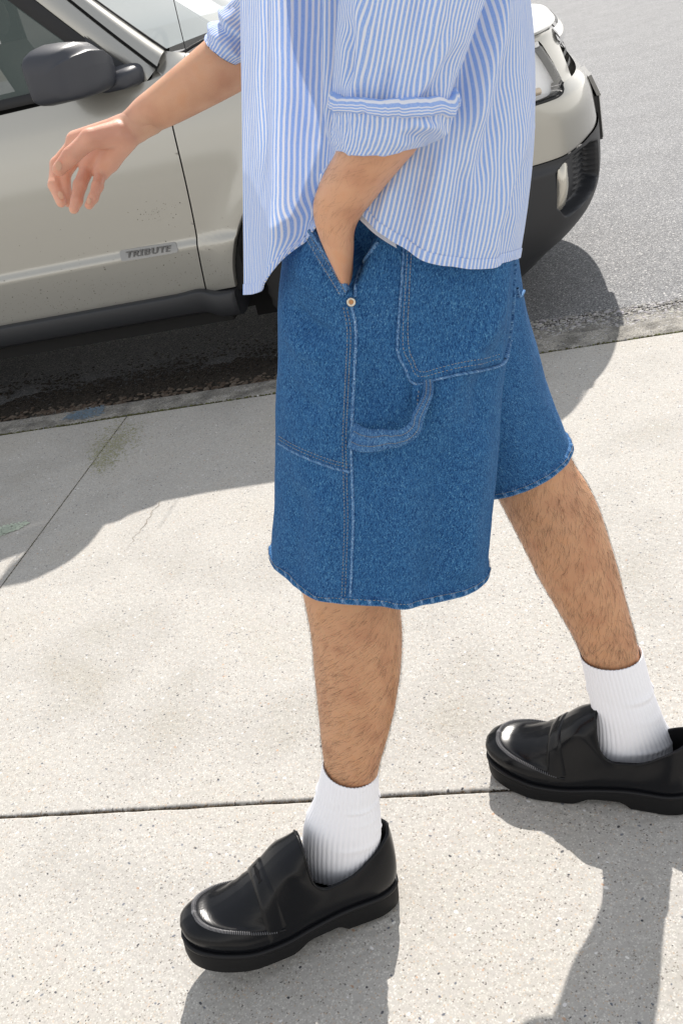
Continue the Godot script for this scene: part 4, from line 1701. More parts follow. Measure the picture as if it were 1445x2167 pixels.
func hand(b: MB) -> void:
	var J := func(x, y, z) -> Vector3: return zp(x, y, z)
	var list := []
	var wrist: Vector3 = J.call(284, 268, -1.298)
	# palm: bones of the hand fanning out from the wrist
	var mc := [J.call(163, 300, -1.318), J.call(168, 322, -1.312), J.call(188, 350, -1.300), J.call(214, 364, -1.288)]
	var rw := [0.0150, 0.0150, 0.0140, 0.0120]
	for k in 4:
		var st: Vector3 = wrist.lerp(mc[k], 0.18) + Vector3(0, 0, 0.003 * k)
		list.append([st, mc[k], 0.0185, rw[k]])
	list.append([wrist, wrist.lerp(mc[1], 0.25), 0.021, 0.021])
	list.append([J.call(316, 250, -1.302), wrist, 0.0215, 0.0205])
	list.append([wrist.lerp(mc[2], 0.3), wrist.lerp(mc[3], 0.75), 0.018, 0.015])
	# fingers: knuckle, middle joint, end joint, tip
	var f := [
		[mc[0], J.call(121, 348, -1.300), J.call(115, 392, -1.275), J.call(130, 428, -1.262)],
		[mc[1], J.call(136, 368, -1.292), J.call(139, 405, -1.280), J.call(146, 428, -1.276)],
		[mc[2], J.call(170, 392, -1.268), J.call(163, 425, -1.250), J.call(157, 442, -1.243)],
		[mc[3], J.call(207, 394, -1.262), J.call(198, 419, -1.247), J.call(189, 434, -1.241)]]
	var r := [[0.0100, 0.0092, 0.0080, 0.0070], [0.0100, 0.0090, 0.0080, 0.0070], [0.0096, 0.0090, 0.0078, 0.0068], [0.0083, 0.0077, 0.0067, 0.0059]]
	for k in 4:
		for s in 3:
			list.append([f[k][s], f[k][s + 1], r[k][s], r[k][s + 1]])
	# thumb leaves the side of the palm near its base
	var t := [J.call(252, 285, -1.282), J.call(191, 294, -1.262), J.call(151, 330, -1.250), J.call(126, 358, -1.243)]
	list.append([t[0], t[1], 0.0185, 0.0135])
	list.append([t[1], t[2], 0.0125, 0.0112])
	list.append([t[2], t[3], 0.0112, 0.0090])
	list.append([t[0].lerp(t[1], 0.4), mc[1].lerp(wrist, 0.35), 0.013, 0.013])
	bones(b, list, 0.0023, 0.0034)

# fine curved hairs rooted in the skin, lying downwards
func hairs(body: Node3D, leg: Dictionary, f0: float, f1: float, n: int, seed_: int, size := 1.0, sweep := 0.0) -> void:
	var g := RandomNumberGenerator.new()
	g.seed = seed_
	var b := MB.new()
	var rows: Array = leg.rows
	var w: int = rows[0].size() - 1
	for k in n:
		var f := g.randf_range(f0, f1)
		var j := int(f * (rows.size() - 2))
		var c := g.randi_range(0, w - 1)
		var p: Vector3 = rows[j][c]
		var mid: Vector3 = (rows[j][0] + rows[j][w / 2]) / 2
		var nrm := (p - mid)
		var down: Vector3 = (rows[j + 1][c] - p).normalized()
		nrm = (nrm - down * nrm.dot(down)).normalized()
		p += (rows[j][c + 1] - p) * g.randf() + (rows[j + 1][c] - p) * g.randf()
		if noise.get_noise_3d(p.x * 900, p.y * 500, p.z * 900) < g.randf_range(-1.0, -0.25): continue
		var side_ := down.cross(nrm)
		var fwd := side_ if side_.x < 0 else -side_
		var dir := (down * (1.0 - 0.45 * sweep) + fwd * sweep * absf(side_.x) + side_ * g.randfn(0, 0.28) + nrm * 0.22).normalized()
		var l := g.randf_range(0.009, 0.022) * lerpf(size, 1, 0.5)
		var pts := PackedVector3Array()
		var q := p
		var bend := side_ * g.randfn(0, 0.35) - nrm * 0.25
		for s in 4:
			pts.append(q + nrm * 0.0004)
			dir = (dir + bend * 0.4).normalized()
			q += dir * l / 3
		var r := 0.000095 * g.randf_range(0.8, 1.3) * size
		var wide := dir.cross(nrm).normalized()
		var n0 := b.v.size()
		for s in 4:
			var rr := r * (1.0 - 0.25 * s)
			b.v.append_array([pts[s] - wide * rr, pts[s] + wide * rr, pts[s] + nrm * rr * 1.6])
			b.t.append_array([Vector2.ZERO, Vector2.ZERO, Vector2.ZERO])
		for s in 3:
			for e in 3:
				var a := n0 + s * 3 + e
				var d := n0 + s * 3 + (e + 1) % 3
				b.i.append_array([a, d, a + 3, d, d + 3, a + 3])
	var o := part("body_hair", b.mesh(false), M.hair, body)
	o.set_meta("kind", "stuff")

# ---------- socks and loafers ----------
func sock(man: Node3D, L: Array, R: Array, zc: Array, b_: Array, ribs: int) -> void:
	var t := sil_tube(L, R, zc, b_, 70, ribs * 6)
	var n: int = t.rows.size()
	for j in n:
		var row: PackedVector3Array = t.rows[j]
		var c := (row[0] + row[row.size() / 2]) / 2
		var wrinkle := 0.0012 * exp(-pow((j - n * 0.30) / 1.6, 2)) - 0.0008 * exp(-pow((j - n * 0.33) / 1.5, 2))
		var soft := 0.0
		for k in row.size():
			soft = 0.0
			for q in [[0.42, 0.9, 1.0], [0.56, 2.1, 1.4], [0.66, 0.2, 1.2], [0.78, 1.4, 1.5]]:
				soft += 0.0016 * q[2] * exp(-pow((j / float(n) - q[0] - 0.03 * sin(k * TAU / row.size() + q[1])) / 0.022, 2)) * maxf(0.0, sin(k * TAU / row.size() * 1.5 + q[1]))
			var rib := absf(sin(PI * k / 6.0))
			var d := (row[k] - c).normalized()
			row[k] += d * ((rib - 0.6) * 0.0011 + soft + wrinkle * (1 + 1.5 * sin(k * 0.05)) + noise.get_noise_3d(row[k].x * 500, row[k].y * 900, row[k].z * 500) * 0.0016)
		t.rows[j] = row
	var b := MB.new()
	# the folded top edge has thickness
	var inner := PackedVector3Array()
	var c0: Vector3 = (t.rows[0][0] + t.rows[0][t.rows[0].size() / 2]) / 2
	var rim := PackedVector3Array()
	for p in t.rows[0]:
		rim.append(p + Vector3(0, 0.0015, 0) - (p - c0).normalized() * 0.0012)
		inner.append(p - (p - c0).normalized() * 0.0028 - Vector3(0, 0.004, 0))
	b.grid([inner, rim] + t.rows, [], true)
	part("sock", b.mesh(), M.sock_knit, man)

const WELT := [[0, 1.0, 0.0], [12, 0.990, 0.0145], [25, 0.962, 0.0265], [40, 0.905, 0.0370], [55, 0.83, 0.0448], [72, 0.72, 0.0500], [90, 0.58, 0.0475], [108, 0.43, 0.0405], [125, 0.29, 0.0370], [143, 0.14, 0.0365], [157, 0.055, 0.0300], [168, 0.013, 0.0180], [180, 0.0, 0.0]]
const TOPL := [[0, 0.430, 0.0, 0.136], [15, 0.429, 0.013, 0.134], [30, 0.427, 0.024, 0.124], [48, 0.423, 0.0325, 0.101], [66, 0.410, 0.0360, 0.072], [92, 0.35, 0.0355, 0.0525], [120, 0.24, 0.0345, 0.0570], [145, 0.11, 0.0305, 0.0820], [165, 0.026, 0.0175, 0.1000], [180, 0.006, 0.0, 0.1045]]

func shoe(man: Node3D, heel: Vector3, toe: Vector3, outer: float, lift := 0.0) -> void:
	var o := Node3D.new()
	o.name = "loafer"
	man.add_child(o, true)
	var len_ := heel.distance_to(toe)
	var ax := (toe - heel) / len_
	var sd := Vector3(-ax.z, 0, ax.x)   # to the wearer's right when walking along ax
	var up := ax.cross(sd).normalized()
	if up.y < 0: up = -up
	o.transform = Transform3D(Basis(ax, up, ax.cross(up)), heel)
	o.rotate_object_local(Vector3(0, 0, 1), lift)
	var ht := 0.036  # top of the sole
	var K := len_ / 0.315 * 1.07
	var spring := func(s: float) -> float: return 0.012 * pow(maxf(0.0, (s - 0.68) / 0.32), 2) - 0.006 * exp(-pow((s - 0.62) / 0.18, 2)) + 0.004 * smoothstep(0.45, 0.2, s)
	# toes curve inwards a little: the planform leans to the inner side
	var lean := func(s: float) -> float: return -outer * (0.010 * pow(s, 2) - 0.004)
	var welt := func(deg: float, grow := 0.0) -> Vector3:
		var q := fposmod(deg, 360.0)
		var m := q if q <= 180 else 360 - q
		var sgn := 1.0 if q <= 180 else -1.0
		var s := tab(WELT.map(func(w): return [w[0], w[1]]), m)
		var w := tab(WELT.map(func(e): return [e[0], e[2]]), m)
		var p := Vector3(s * len_, 0, w * sgn * K)
		var c := Vector3(clampf(s, 0.13, 0.86) * len_, 0, 0)
		p += (p - c).normalized() * grow
		p.z += lean.call(s)
		p.y = ht + spring.call(s)
		return p
	var topl := func(deg: float) -> Vector3:
		var q := fposmod(deg, 360.0)
		var m := q if q <= 180 else 360 - q
		var sgn := 1.0 if q <= 180 else -1.0
		var s := tab(TOPL.map(func(w): return [w[0], w[1]]), m)
		return Vector3(s * len_, ht + tab(TOPL.map(func(w): return [w[0], w[3]]), m), tab(TOPL.map(func(w): return [w[0], w[2]]), m) * sgn + lean.call(s))
	var N := 120
	var NV := 36
	var W := []
	var T := []
	for k in N + 1:
		W.append(welt.call(360.0 * k / N, -0.0018))
		T.append(topl.call(360.0 * k / N))
	var surf := func(k: int, f: float, out := 0.0) -> Vector3:
		var w: Vector3 = W[k]
		var t: Vector3 = T[k]
		var deg := 360.0 * k / N
		var m := deg if deg <= 180 else 360 - deg
		var front := smoothstep(100.0, 45.0, m)
		var heel_ := smoothstep(120.0, 170.0, m)
		var outw := (w - Vector3(clampf(w.x, 0.13 * len_, 0.80 * len_), w.y, 0)).normalized()
		var b1 := w + Vector3(0, 0.022, 0) + outw * (0.005 + 0.006 * heel_)
		var b2 := t + Vector3(0, -0.022, 0) + outw * (0.003 + 0.004 * heel_)
		var g := 1 - f
		var wall := w * g * g * g + b1 * 3 * g * g * f + b2 * 3 * g * f * f + t * f * f * f
		# toe box: wall, rounded edge, flat apron, then the rise of the instep
		var way := [0.0, 0.0, 0.10, 0.27, 0.55, 0.80, 1.0]
		var tall := [0.0, 0.0245, 0.0390, 0.0400, 0.0640, 0.102, 0.0]
		var s6 := f * 6.0
		var j6 := mini(int(s6), 5)
		var qs := []
		for e in 7:
			var c6: Vector3 = w.lerp(t, way[e])
			if e < 6: c6.y = w.y + tall[e]
			if e == 1: c6 += outw * 0.004
			qs.append(c6)
		var toe_: Vector3 = cr_at(qs, j6, s6 - j6)
		var p := wall.lerp(toe_, front)
		# walking creases across the vamp
		if front > 0.5:
			var s := p.x / len_
			p.y += front * smoothstep(0.35, 0.7, f) * (0.0016 * sin((s - 0.62) * 110.0 + p.z * 25) * exp(-pow((s - 0.70) / 0.055, 2)))
		return p
	var rows := []
	for j in NV + 1:
		var row := PackedVector3Array()
		for k in N + 1:
			row.append(surf.call(k, j / float(NV)))
		rows.append(row)
	# lining: back down inside
	var b := MB.new()
	b.grid(rows, [], true)
	var top: PackedVector3Array = rows[NV]
	var in1 := PackedVector3Array()
	for p in top:
		var c := Vector3(clampf(p.x, 0.12 * len_, 0.36 * len_), p.y, 0)
		in1.append(p + (c - p).normalized() * 0.0035 + Vector3(0, 0.001, 0))
	b.grid([top, in1], [], true)
	var upper := part("upper", b.mesh(), M.black_leather, o)
	b = MB.new()
	var in2 := PackedVector3Array()
	for k in N + 1:
		var w: Vector3 = W[k]
		in2.append(Vector3(clampf(w.x, 0.02 * len_, 0.6 * len_), ht + 0.004, w.z * 0.8))
	b.grid([in1, in2], [], true)
	b.fan(in2)
	part("lining", b.mesh(), M.black_lining, upper)
	# rolled edge of the opening
	b = MB.new()
	b.tube(top, 0.0017, 8, false)
	part("topline", b.mesh(), M.black_leather, upper)
	# raised apron seam with hand stitches
	var ridge := PackedVector3Array()
	var st := MB.new()
	for q in 101:
		var d := lerpf(-84, 84, q / 100.0)
		var k := posmod(roundi(d / 360.0 * N * 1.0), N)
		var kf := fposmod(d / 360.0 * N, float(N))
		var k0 := int(kf)
		var f := 0.335 - 0.02 * pow(absf(d) / 84.0, 2)
		var p: Vector3 = surf.call(k0, f).lerp(surf.call((k0 + 1) % (N + 1), f), kf - k0)
		ridge.append(p + Vector3(0, 0.0006, 0))
	b = MB.new()
	b.tube(ridge, 0.0023, 8)
	part("apron_seam", b.mesh(), M.black_leather, upper)
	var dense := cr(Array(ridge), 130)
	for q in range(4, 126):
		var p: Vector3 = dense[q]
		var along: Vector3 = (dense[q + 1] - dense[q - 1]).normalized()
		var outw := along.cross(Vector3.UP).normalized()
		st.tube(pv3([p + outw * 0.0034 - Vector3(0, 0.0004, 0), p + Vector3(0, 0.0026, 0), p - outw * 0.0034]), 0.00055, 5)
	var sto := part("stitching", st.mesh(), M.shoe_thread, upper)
	sto.set_meta("kind", "stuff")
	# saddle strap over the instep, with its slot
	var grab := func(deg: float, s: float, out: float) -> Vector3:
		var kf := fposmod(deg / 360.0 * N, float(N))
		var k0 := int(kf)
		var last: Vector3 = surf.call(k0, 0.0)
		for j in range(1, 61):
			var p: Vector3 = surf.call(k0, j / 60.0).lerp(surf.call((k0 + 1) % (N + 1), j / 60.0), kf - k0)
			if p.x <= s * len_:
				p = last.lerp(p, clampf((last.x - s * len_) / maxf(last.x - p.x, 1e-6), 0, 1))
				var c := Vector3(p.x - 0.01, ht + 0.005, lean.call(0.6))
				return p + (p - c).normalized() * out
			last = p
		return last
	for piece in [[-83.0, -3.0, 0.0], [3.0, 83.0, 0.0]]:
		pass
	var sr := []
	for j in 9:
		var row := PackedVector3Array()
		for q in 61:
			var d := lerpf(-80, 80, q / 60.0)
			var wide := 0.033 + 0.012 * pow(absf(d) / 80.0, 2)
			var s := 0.632 + wide * (j / 4.0 - 1.0) - 0.02 * pow(absf(d) / 80.0, 2)
			var edge := 0.0024 if j > 0 and j < 8 else 0.0002
			row.append(grab.call(d, s, edge))
		sr.append(row)
	b = MB.new()
	b.grid(sr)
	part("strap", b.mesh(), M.black_leather, upper)
	b = MB.new()
	var slot := []
	for j in 5:
		var row := PackedVector3Array()
		for q in 21:
			var u := q / 10.0 - 1.0
			var wide := 0.010 * (1 - 0.75 * absf(u)) + (0.006 if absf(u) > 0.8 else 0.0)
			row.append(grab.call(u * 17.0, 0.632 + wide * (j / 2.0 - 1.0), 0.0027))
		slot.append(row)
	b.grid(slot)
	part("slot", b.mesh(), M.black_lining, upper)
	# welt and outsole with a heel block
	b = MB.new()
	var ring := func(grow: float, y: float, sp: float) -> PackedVector3Array:
		var r := PackedVector3Array()
		for k in N + 1:
			var p: Vector3 = welt.call(360.0 * k / N, grow)
			p.y = y + (p.y - ht) * sp
			r.append(p)
		return r
	b.grid([ring.call(-0.004, ht + 0.002, 1.0), ring.call(0.001, ht + 0.003, 1.0), ring.call(0.0042, ht + 0.0015, 1.0), ring.call(0.0048, ht - 0.001, 1.0), ring.call(0.0042, ht - 0.0035, 1.0), ring.call(0.002, ht - 0.0045, 1.0)], [], true)
	var wt := part("welt", b.mesh(), M.welt_rubber, o)
	b = MB.new()
	var bottom := PackedVector3Array()
	var near_b := PackedVector3Array()
	var mid_r := PackedVector3Array()
	for k in N + 1:
		var p: Vector3 = welt.call(360.0 * k / N, 0.0035)
		var s := p.x / len_
		var fore := smoothstep(0.46, 0.56, s)
		var arch := smoothstep(0.295, 0.315, s) * (1 - fore)
		var y := 0.0 + 0.012 * arch + 0.012 * pow(maxf(0.0, (s - 0.72) / 0.28), 2)
		near_b.append(Vector3(p.x, y + 0.0025, p.z))
		bottom.append(Vector3(lerpf(p.x, 0.5 * len_, 0.012), y, p.z * 0.95))
		mid_r.append(Vector3(p.x, lerpf(p.y - 0.005, y, 0.5), p.z * 1.012))
	b.grid([ring.call(0.0015, ht - 0.0042, 1.0), ring.call(0.0036, ht - 0.0055, 1.0), mid_r, near_b, bottom], [], true)
	# underside in strips across
	var half := N / 2
	var u0 := PackedVector3Array()
	var u1 := PackedVector3Array()
	for k in half + 1:
		u0.append(bottom[k])
		u1.append(bottom[N - k])
	b.grid([u0, u1])
	part("outsole", b.mesh(), M.sole_rubber, o)

# ---------- shorts ----------
func denim_texture() -> ImageTexture:
	var size := 1024
	var im := Image.create(size, size, false, Image.FORMAT_RGB8)
	im.fill(s3(112, 150, 190))
	var g := RandomNumberGenerator.new()
	g.seed = 51
	for k in 150000:
		var c := s3(74, 112, 158).lerp(s3(138, 174, 210), g.randf())
		im.fill_rect(Rect2i(g.randi_range(0, size - 1), g.randi_range(0, size - 1), g.randi_range(1, 2), g.randi_range(2, 8)), c)
	for k in 22000:
		var c := s3(150, 182, 212).lerp(s3(214, 228, 240), g.randf())
		im.fill_rect(Rect2i(g.randi_range(0, size - 1), g.randi_range(0, size - 1), g.randi_range(1, 2), g.randi_range(2, 6)), c)
	for k in 40000:
		var c := s3(44, 80, 128).lerp(s3(80, 116, 160), g.randf())
		im.fill_rect(Rect2i(g.randi_range(0, size - 1), g.randi_range(0, size - 1), g.randi_range(1, 2), g.randi_range(2, 10)), c)
	return ImageTexture.create_from_image(im)

const WASH := Color(0.205, 0.41, 0.555)

# vertex colours for denim: the wash, with cloudy fading
func dye(b: MB, worn := 0.0, rope := 0.0) -> void:
	b.col.resize(b.v.size())
	for k in b.v.size():
		var p := b.v[k]
		var n := noise.get_noise_3d(p.x * 700, p.y * 350, p.z * 700) * 0.5 + noise.get_noise_3d(p.x * 2600, p.y * 1500, p.z * 2600 + 90) * 0.5
		b.col[k] = WASH.lerp(Color(1, 1, 1), clampf(worn * (1.0 + rope * sin((p.x * 0.7 + p.y + p.z * 0.4) * 900.0 + n * 6.0)) + n * 0.09 + 0.012, 0, 1))

func along_px(pts: Array, step: float) -> Array:
	var dense := cr(pts.map(func(p): return Vector2(p[0], p[1])), 40 * (pts.size() - 1) + 1)
	var out := [dense[0]]
	var acc := 0.0
	for k in range(1, dense.size()):
		acc += dense[k].distance_to(dense[k - 1])
		if acc >= step:
			out.append(dense[k])
			acc = 0.0
	return out

func seam_ridge(b: MB, sh: Sheet, pts: Array, wide: float, high: float, wave := 0.0) -> void:
	var rows := [PackedVector3Array(), PackedVector3Array(), PackedVector3Array(), PackedVector3Array(), PackedVector3Array(), PackedVector3Array(), PackedVector3Array()]
	var uvs := [PackedVector2Array(), PackedVector2Array(), PackedVector2Array(), PackedVector2Array(), PackedVector2Array(), PackedVector2Array(), PackedVector2Array()]
	var path := []
	for q in along_px(pts, 4.0):
		var h := sh.hit(q.x, q.y)
		if h: path.append(h)
	var n := path.size()
	for k in n:
		var d: Vector3 = (path[mini(k + 2, n - 1)][0] - path[maxi(k - 2, 0)][0]).normalized()
		var nr: Vector3 = path[k][1]
		var ac := d.cross(nr).normalized()
		var w := 1.0 + wave * sin(k * 1.1)
		var prof := [[-0.5, -0.0008], [-0.44, 0.7], [-0.3, 1.0], [0, 1.05], [0.3, 1.0], [0.44, 0.7], [0.5, -0.0008]]
		for r in 7:
			var hh: float = prof[r][1]
			rows[r].append(path[k][0] + ac * prof[r][0] * wide + nr * (hh * high * w if hh > 0 else -0.001))
			uvs[r].append(path[k][2] + Vector2(prof[r][0] * wide, 0))
	if n > 2:
		b.grid(rows, uvs)

func stitch_line(b: MB, sh: Sheet, pts: Array, lift := 0.0012, gap := 0.0034, thick := 0.00042) -> void:
	var path := []
	for q in along_px(pts, 2.0):
		var h := sh.hit(q.x, q.y)
		if h: path.append(h)
	var acc := 0.0
	for k in range(1, path.size()):
		acc += path[k][0].distance_to(path[k - 1][0])
		if acc > gap:
			acc = 0.0
			var d: Vector3 = (path[k][0] - path[k - 1][0]).normalized()
			var p: Vector3 = path[k][0] + path[k][1] * lift
			b.tube(pv3([p - d * gap * 0.42 - path[k][1] * 0.0004, p, p + d * gap * 0.28 - path[k][1] * 0.0004]), thick, 4, false)

# a patch between two lines on the sheet
func patch(b: MB, sh: Sheet, top: Array, low: Array, nu: int, nv: int, off: Callable) -> Array:
	var t := cr(top.map(func(p): return Vector2(p[0], p[1])), nu + 1)
	var l := cr(low.map(func(p): return Vector2(p[0], p[1])), nu + 1)
	var rows := []
	var uvs := []
	var last := []
	for j in nv + 1:
		var row := PackedVector3Array()
		var uv := PackedVector2Array()
		for k in nu + 1:
			var q: Vector2 = t[k].lerp(l[k], float(j) / nv)
			var h := sh.hit(q.x, q.y)
			var s := 0
			while h.is_empty() and s < 60:
				s += 1
				h = sh.hit(lerpf(q.x, 830.0, s / 60.0), q.y)
			if h.is_empty(): h = last
			last = h
			row.append(h[0] + h[1] * off.call(float(k) / nu, float(j) / nv))
			uv.append(h[2])
		rows.append(row)
		uvs.append(uv)
	b.grid(rows, uvs)
	return rows

func hem_band(shorts: Node3D, t: Dictionary, deep: int, thr: MB) -> void:
	var n: int = t.rows.size()
	var rows := []
	var uvs := []
	var cols := PackedColorArray()
	var w: int = t.rows[0].size()
	for j in range(n - 1 - deep, n + 2):
		var src: PackedVector3Array = t.rows[mini(j, n - 1)]
		var c := (src[0] + src[w / 2]) / 2
		var row := PackedVector3Array()
		var uv := PackedVector2Array()
		var f := float(j - (n - 1 - deep)) / deep
		for k3 in (w - 1) * 3 + 1:
			var k := mini(k3 / 3, w - 2)
			var part_ := k3 / 3.0 - k
			var at := src[k].lerp(src[k + 1], part_)
			var out := (at - c)
			out.y = 0
			out = out.normalized()
			var u: float = lerpf(t.uvs[mini(j, n - 1)][k].x, t.uvs[mini(j, n - 1)][k + 1].x, part_)
			var pucker := sin(u * 390.0 + f * 1.8 + 1.3 * noise.get_noise_1d(u * 2500.0))
			var body := 0.0034 * smoothstep(0.0, 0.12, f) + 0.0008 * pucker * smoothstep(0.1, 0.3, f) * smoothstep(1.0, 0.8, f)
			var p := at + out * body
			if j == n: p += Vector3(0, -0.0012, 0) - out * 0.0012
			if j == n + 1: p += Vector3(0, 0.002, 0) - out * 0.007
			row.append(p)
			uv.append(Vector2(u, t.uvs[mini(j, n - 1)][k].y))
			var light := -0.10 + 0.95 * smoothstep(0.15, 0.95, pucker + 0.25 * noise.get_noise_1d(u * 9000.0 + 50)) * smoothstep(0.10, 0.28, f) * (1.0 - 0.35 * f)
			if f > 0.93: light = 0.55 + 0.35 * noise.get_noise_1d(u * 5000.0)
			if f < 0.08: light = 0.25
			cols.append(WASH.lerp(Color.WHITE, clampf(light, -0.12, 1)))
		rows.append(row)
		uvs.append(uv)
	var b := MB.new()
	b.grid(rows, uvs, true)
	b.col = cols
	part("hem", b.mesh(), M.denim, shorts)
	# a line of stitches along the top of the hem
	var r := PackedVector3Array()
	for k in w:
		r.append(rows[1][k * 3].lerp(rows[2][k * 3], 0.5))
	for k in range(0, w - 1):
		var d := (r[k + 1] - r[k])
		var c := (r[0] + r[w / 2]) / 2
		var out := (r[k] - c)
		out.y = 0
		var p := r[k] + out.normalized() * 0.0010
		thr.tube(pv3([p, p + d * 0.6]), 0.00042, 4, false)

func line_side(p: Vector2, a: Vector2, b: Vector2) -> float:
	return (b - a).normalized().cross(p - a) * -1.0

func build_shorts(man: Node3D) -> void:
	var dm := mat("denim", Color(1, 1, 1), 0.92)
	dm.albedo_texture = denim_texture()
	dm.uv1_scale = Vector3(3.2, 3.2, 3.2)
	dm.vertex_color_use_as_albedo = true
	dm.metallic_specular = 0.3
	dm.heightmap_enabled = true
	dm.heightmap_texture = ntex(0.35, 512, 55, [], 2)
	dm.heightmap_scale = 0.05
	mat("seam_thread", Color(0.30, 0.29, 0.27), 0.8)
	mat("rivet_metal", Color(0.62, 0.58, 0.50), 0.35, 0.9)
	mat("rivet_copper", Color(0.45, 0.24, 0.12), 0.4, 0.9)
	var sh_node := Node3D.new()
	sh_node.name = "shorts"
	man.add_child(sh_node)

	var t := sil_tube([[650, 400], [640, 440], [622, 500], [604, 548], [593, 590], [588, 650], [587, 750], [585, 850], [583, 960], [583, 1060], [581, 1130], [581, 1166]],
		[[1085, 420], [1092, 470], [1095, 520], [1093, 575], [1088, 645], [1080, 725], [1068, 820], [1058, 920], [1048, 1010], [1036, 1100], [1028, 1165], [1024, 1207]],
		[-1.155, -1.15, -1.145, -1.14, -1.135, -1.125, -1.115, -1.105, -1.095, -1.085, -1.078, -1.075], [0.11, 0.115, 0.118, 0.118, 0.115, 0.112, 0.107, 0.102, 0.099, 0.098, 0.098, 0.099], 190, 240, 2.25)
	var n: int = t.rows.size()
	var creases := [
		[0.005, 26.0, V([1085, 600, 1010, 720, 930, 850, 900, 960])],
		[-0.005, 22.0, V([1075, 690, 1020, 820, 985, 960])],
		[0.006, 30.0, V([1030, 880, 1000, 1040, 985, 1200]), Vector2(0, 1)],
		[-0.005, 26.0, V([950, 900, 930, 1050, 925, 1230]), Vector2(0, 1)],
		[0.005, 30.0, V([850, 960, 850, 1100, 850, 1270]), Vector2(0, 1)],
		[-0.004, 20.0, V([775, 700, 778, 800, 772, 900])],
		[-0.005, 22.0, V([640, 1010, 625, 1100, 618, 1200]), Vector2(0, 1)],
		[0.004, 22.0, V([690, 1010, 690, 1100, 690, 1240]), Vector2(0, 1)],
		[-0.005, 18.0, V([610, 640, 650, 690, 720, 710])],
		[0.004, 18.0, V([600, 690, 640, 740, 700, 760])],
		[-0.004, 20.0, V([600, 800, 640, 850, 700, 870])]]
	for j in n:
		var row: PackedVector3Array = t.rows[j]
		var c := (row[0] + row[120]) / 2
		for k in row.size():
			var out := (row[k] - c)
			out.y = 0
			out = out.normalized()
			var q := pj(row[k])
			var d := noise.get_noise_3d(row[k].x * 420, row[k].y * 160, row[k].z * 420) * 0.007 + noise.get_noise_3d(row[k].x * 1300, row[k].y * 700, row[k].z * 1300) * 0.0022
			# leg widens in soft waves towards the hem
			d += 0.004 * sin(k / 240.0 * TAU * 4 + 1.0) * smoothstep(0.6, 1.0, j / float(n))
			if k > 0 and k < 121:
				var p := Vector2(q.x, q.y)
				var a := Vector2(640, 425)
				var e := Vector2(741, 615)
				var right := line_side(p, a, e)
				var mouth := smoothstep(-2.0, 9.0, right) * smoothstep(-4.0, 46.0, mouth_right(p)) * smoothstep(625.0, 600.0, q.y)
				d -= 0.055 * mouth
				# the hand fills out the cloth in front of the pocket
				if right < 4:
					d += 0.014 * exp(-pow((right + 40) / 55.0, 2)) * exp(-pow((q.y - 560) / 110.0, 2))
				# hollow under the pocket, thigh pushing forward
				d += 0.006 * exp(-pow((q.x - 650) / 60.0, 2)) * smoothstep(700, 900, q.y)
				d -= 0.008 * exp(-pow((q.x - 800) / 45.0, 2)) * exp(-pow((q.y - 850) / 60.0, 2))
			if k > 2 and k < 118: d += 1.7 * fold_push(Vector2(q.x, q.y), creases)
			row[k] += out * d
		t.rows[j] = row
	var sh := Sheet.new()
	sh.setup(t.rows, t.uvs, self)
	var b := MB.new()
	b.grid(t.rows, t.uvs, true)
	# inside of the leg
	var inn := []
	for j in [n - 1, n - 12, n - 50]:
		var src: PackedVector3Array = t.rows[j]
		var c := (src[0] + src[120]) / 2
		var row := PackedVector3Array()
		for p in src:
			row.append(p - (p - c).normalized() * 0.006)
		inn.append(row)
	b.grid(inn)
	dye(b)
	part("leg", b.mesh(), M.denim, sh_node)
	var thread := MB.new()
	hem_band(sh_node, t, 7, thread)

	# far leg
	var t2 := sil_tube([[730, 430], [735, 500], [760, 580], [800, 670], [845, 760], [890, 840], [930, 900], [962, 970], [985, 1015]],
		[[1085, 440], [1100, 530], [1108, 615], [1124, 690], [1140, 748], [1152, 805], [1168, 857], [1186, 905], [1203, 946]],
		[-1.25, -1.25, -1.25, -1.245, -1.24, -1.235, -1.235, -1.23, -1.23], [0.11, 0.115, 0.115, 0.11, 0.105, 0.10, 0.095, 0.09, 0.088], 130, 160, 2.2)
	for j in t2.rows.size():
		var row: PackedVector3Array = t2.rows[j]
		var c := (row[0] + row[80]) / 2
		for k in row.size():
			var out := (row[k] - c)
			out.y = 0
			row[k] += out.normalized() * (noise.get_noise_3d(row[k].x * 420, row[k].y * 200, row[k].z * 420) * 0.008 + noise.get_noise_3d(row[k].x * 1300, row[k].y * 700, row[k].z * 1300) * 0.002)
		t2.rows[j] = row
	b = MB.new()
	b.grid(t2.rows, t2.uvs, true)
	dye(b)
	part("leg", b.mesh(), M.denim, sh_node)
	hem_band(sh_node, t2, 5, thread)
	var sh2 := Sheet.new()
	sh2.setup(t2.rows, t2.uvs, self)
	# waistband
	b = MB.new()
	var wb := []
	for s in [[1.09, 0.015], [1.05, 0.012], [1.0, 0.0]]:
		var row := PackedVector3Array()
		for k in 65:
			var a := TAU * k / 64
			row.append(Vector3(-0.125 + cos(a) * 0.105, s[0] - 0.03, -1.19 + sin(a) * 0.13))
		wb.append(row)
	b.grid(wb, [], true)
	dye(b)
	part("waistband", b.mesh(), M.denim, sh_node)

	# side seam and knee seam
	b = MB.new()
	var side_line := [[744, 645], [753, 700], [750, 780], [746, 860], [743, 940], [745, 1010], [747, 1100], [744, 1190], [741, 1262]]
	seam_ridge(b, sh, side_line, 0.0036, 0.0020)
	dye(b, 0.75, 0.2)
	part("side_seam", b.mesh(), M.denim, sh_node)
	for dx in [-11, -18]:
		stitch_line(thread, sh, side_line.map(func(p): return [p[0] + dx, p[1]]))
	b = MB.new()
	var knee := [[590, 938], [620, 956], [660, 974], [705, 990], [744, 999]]
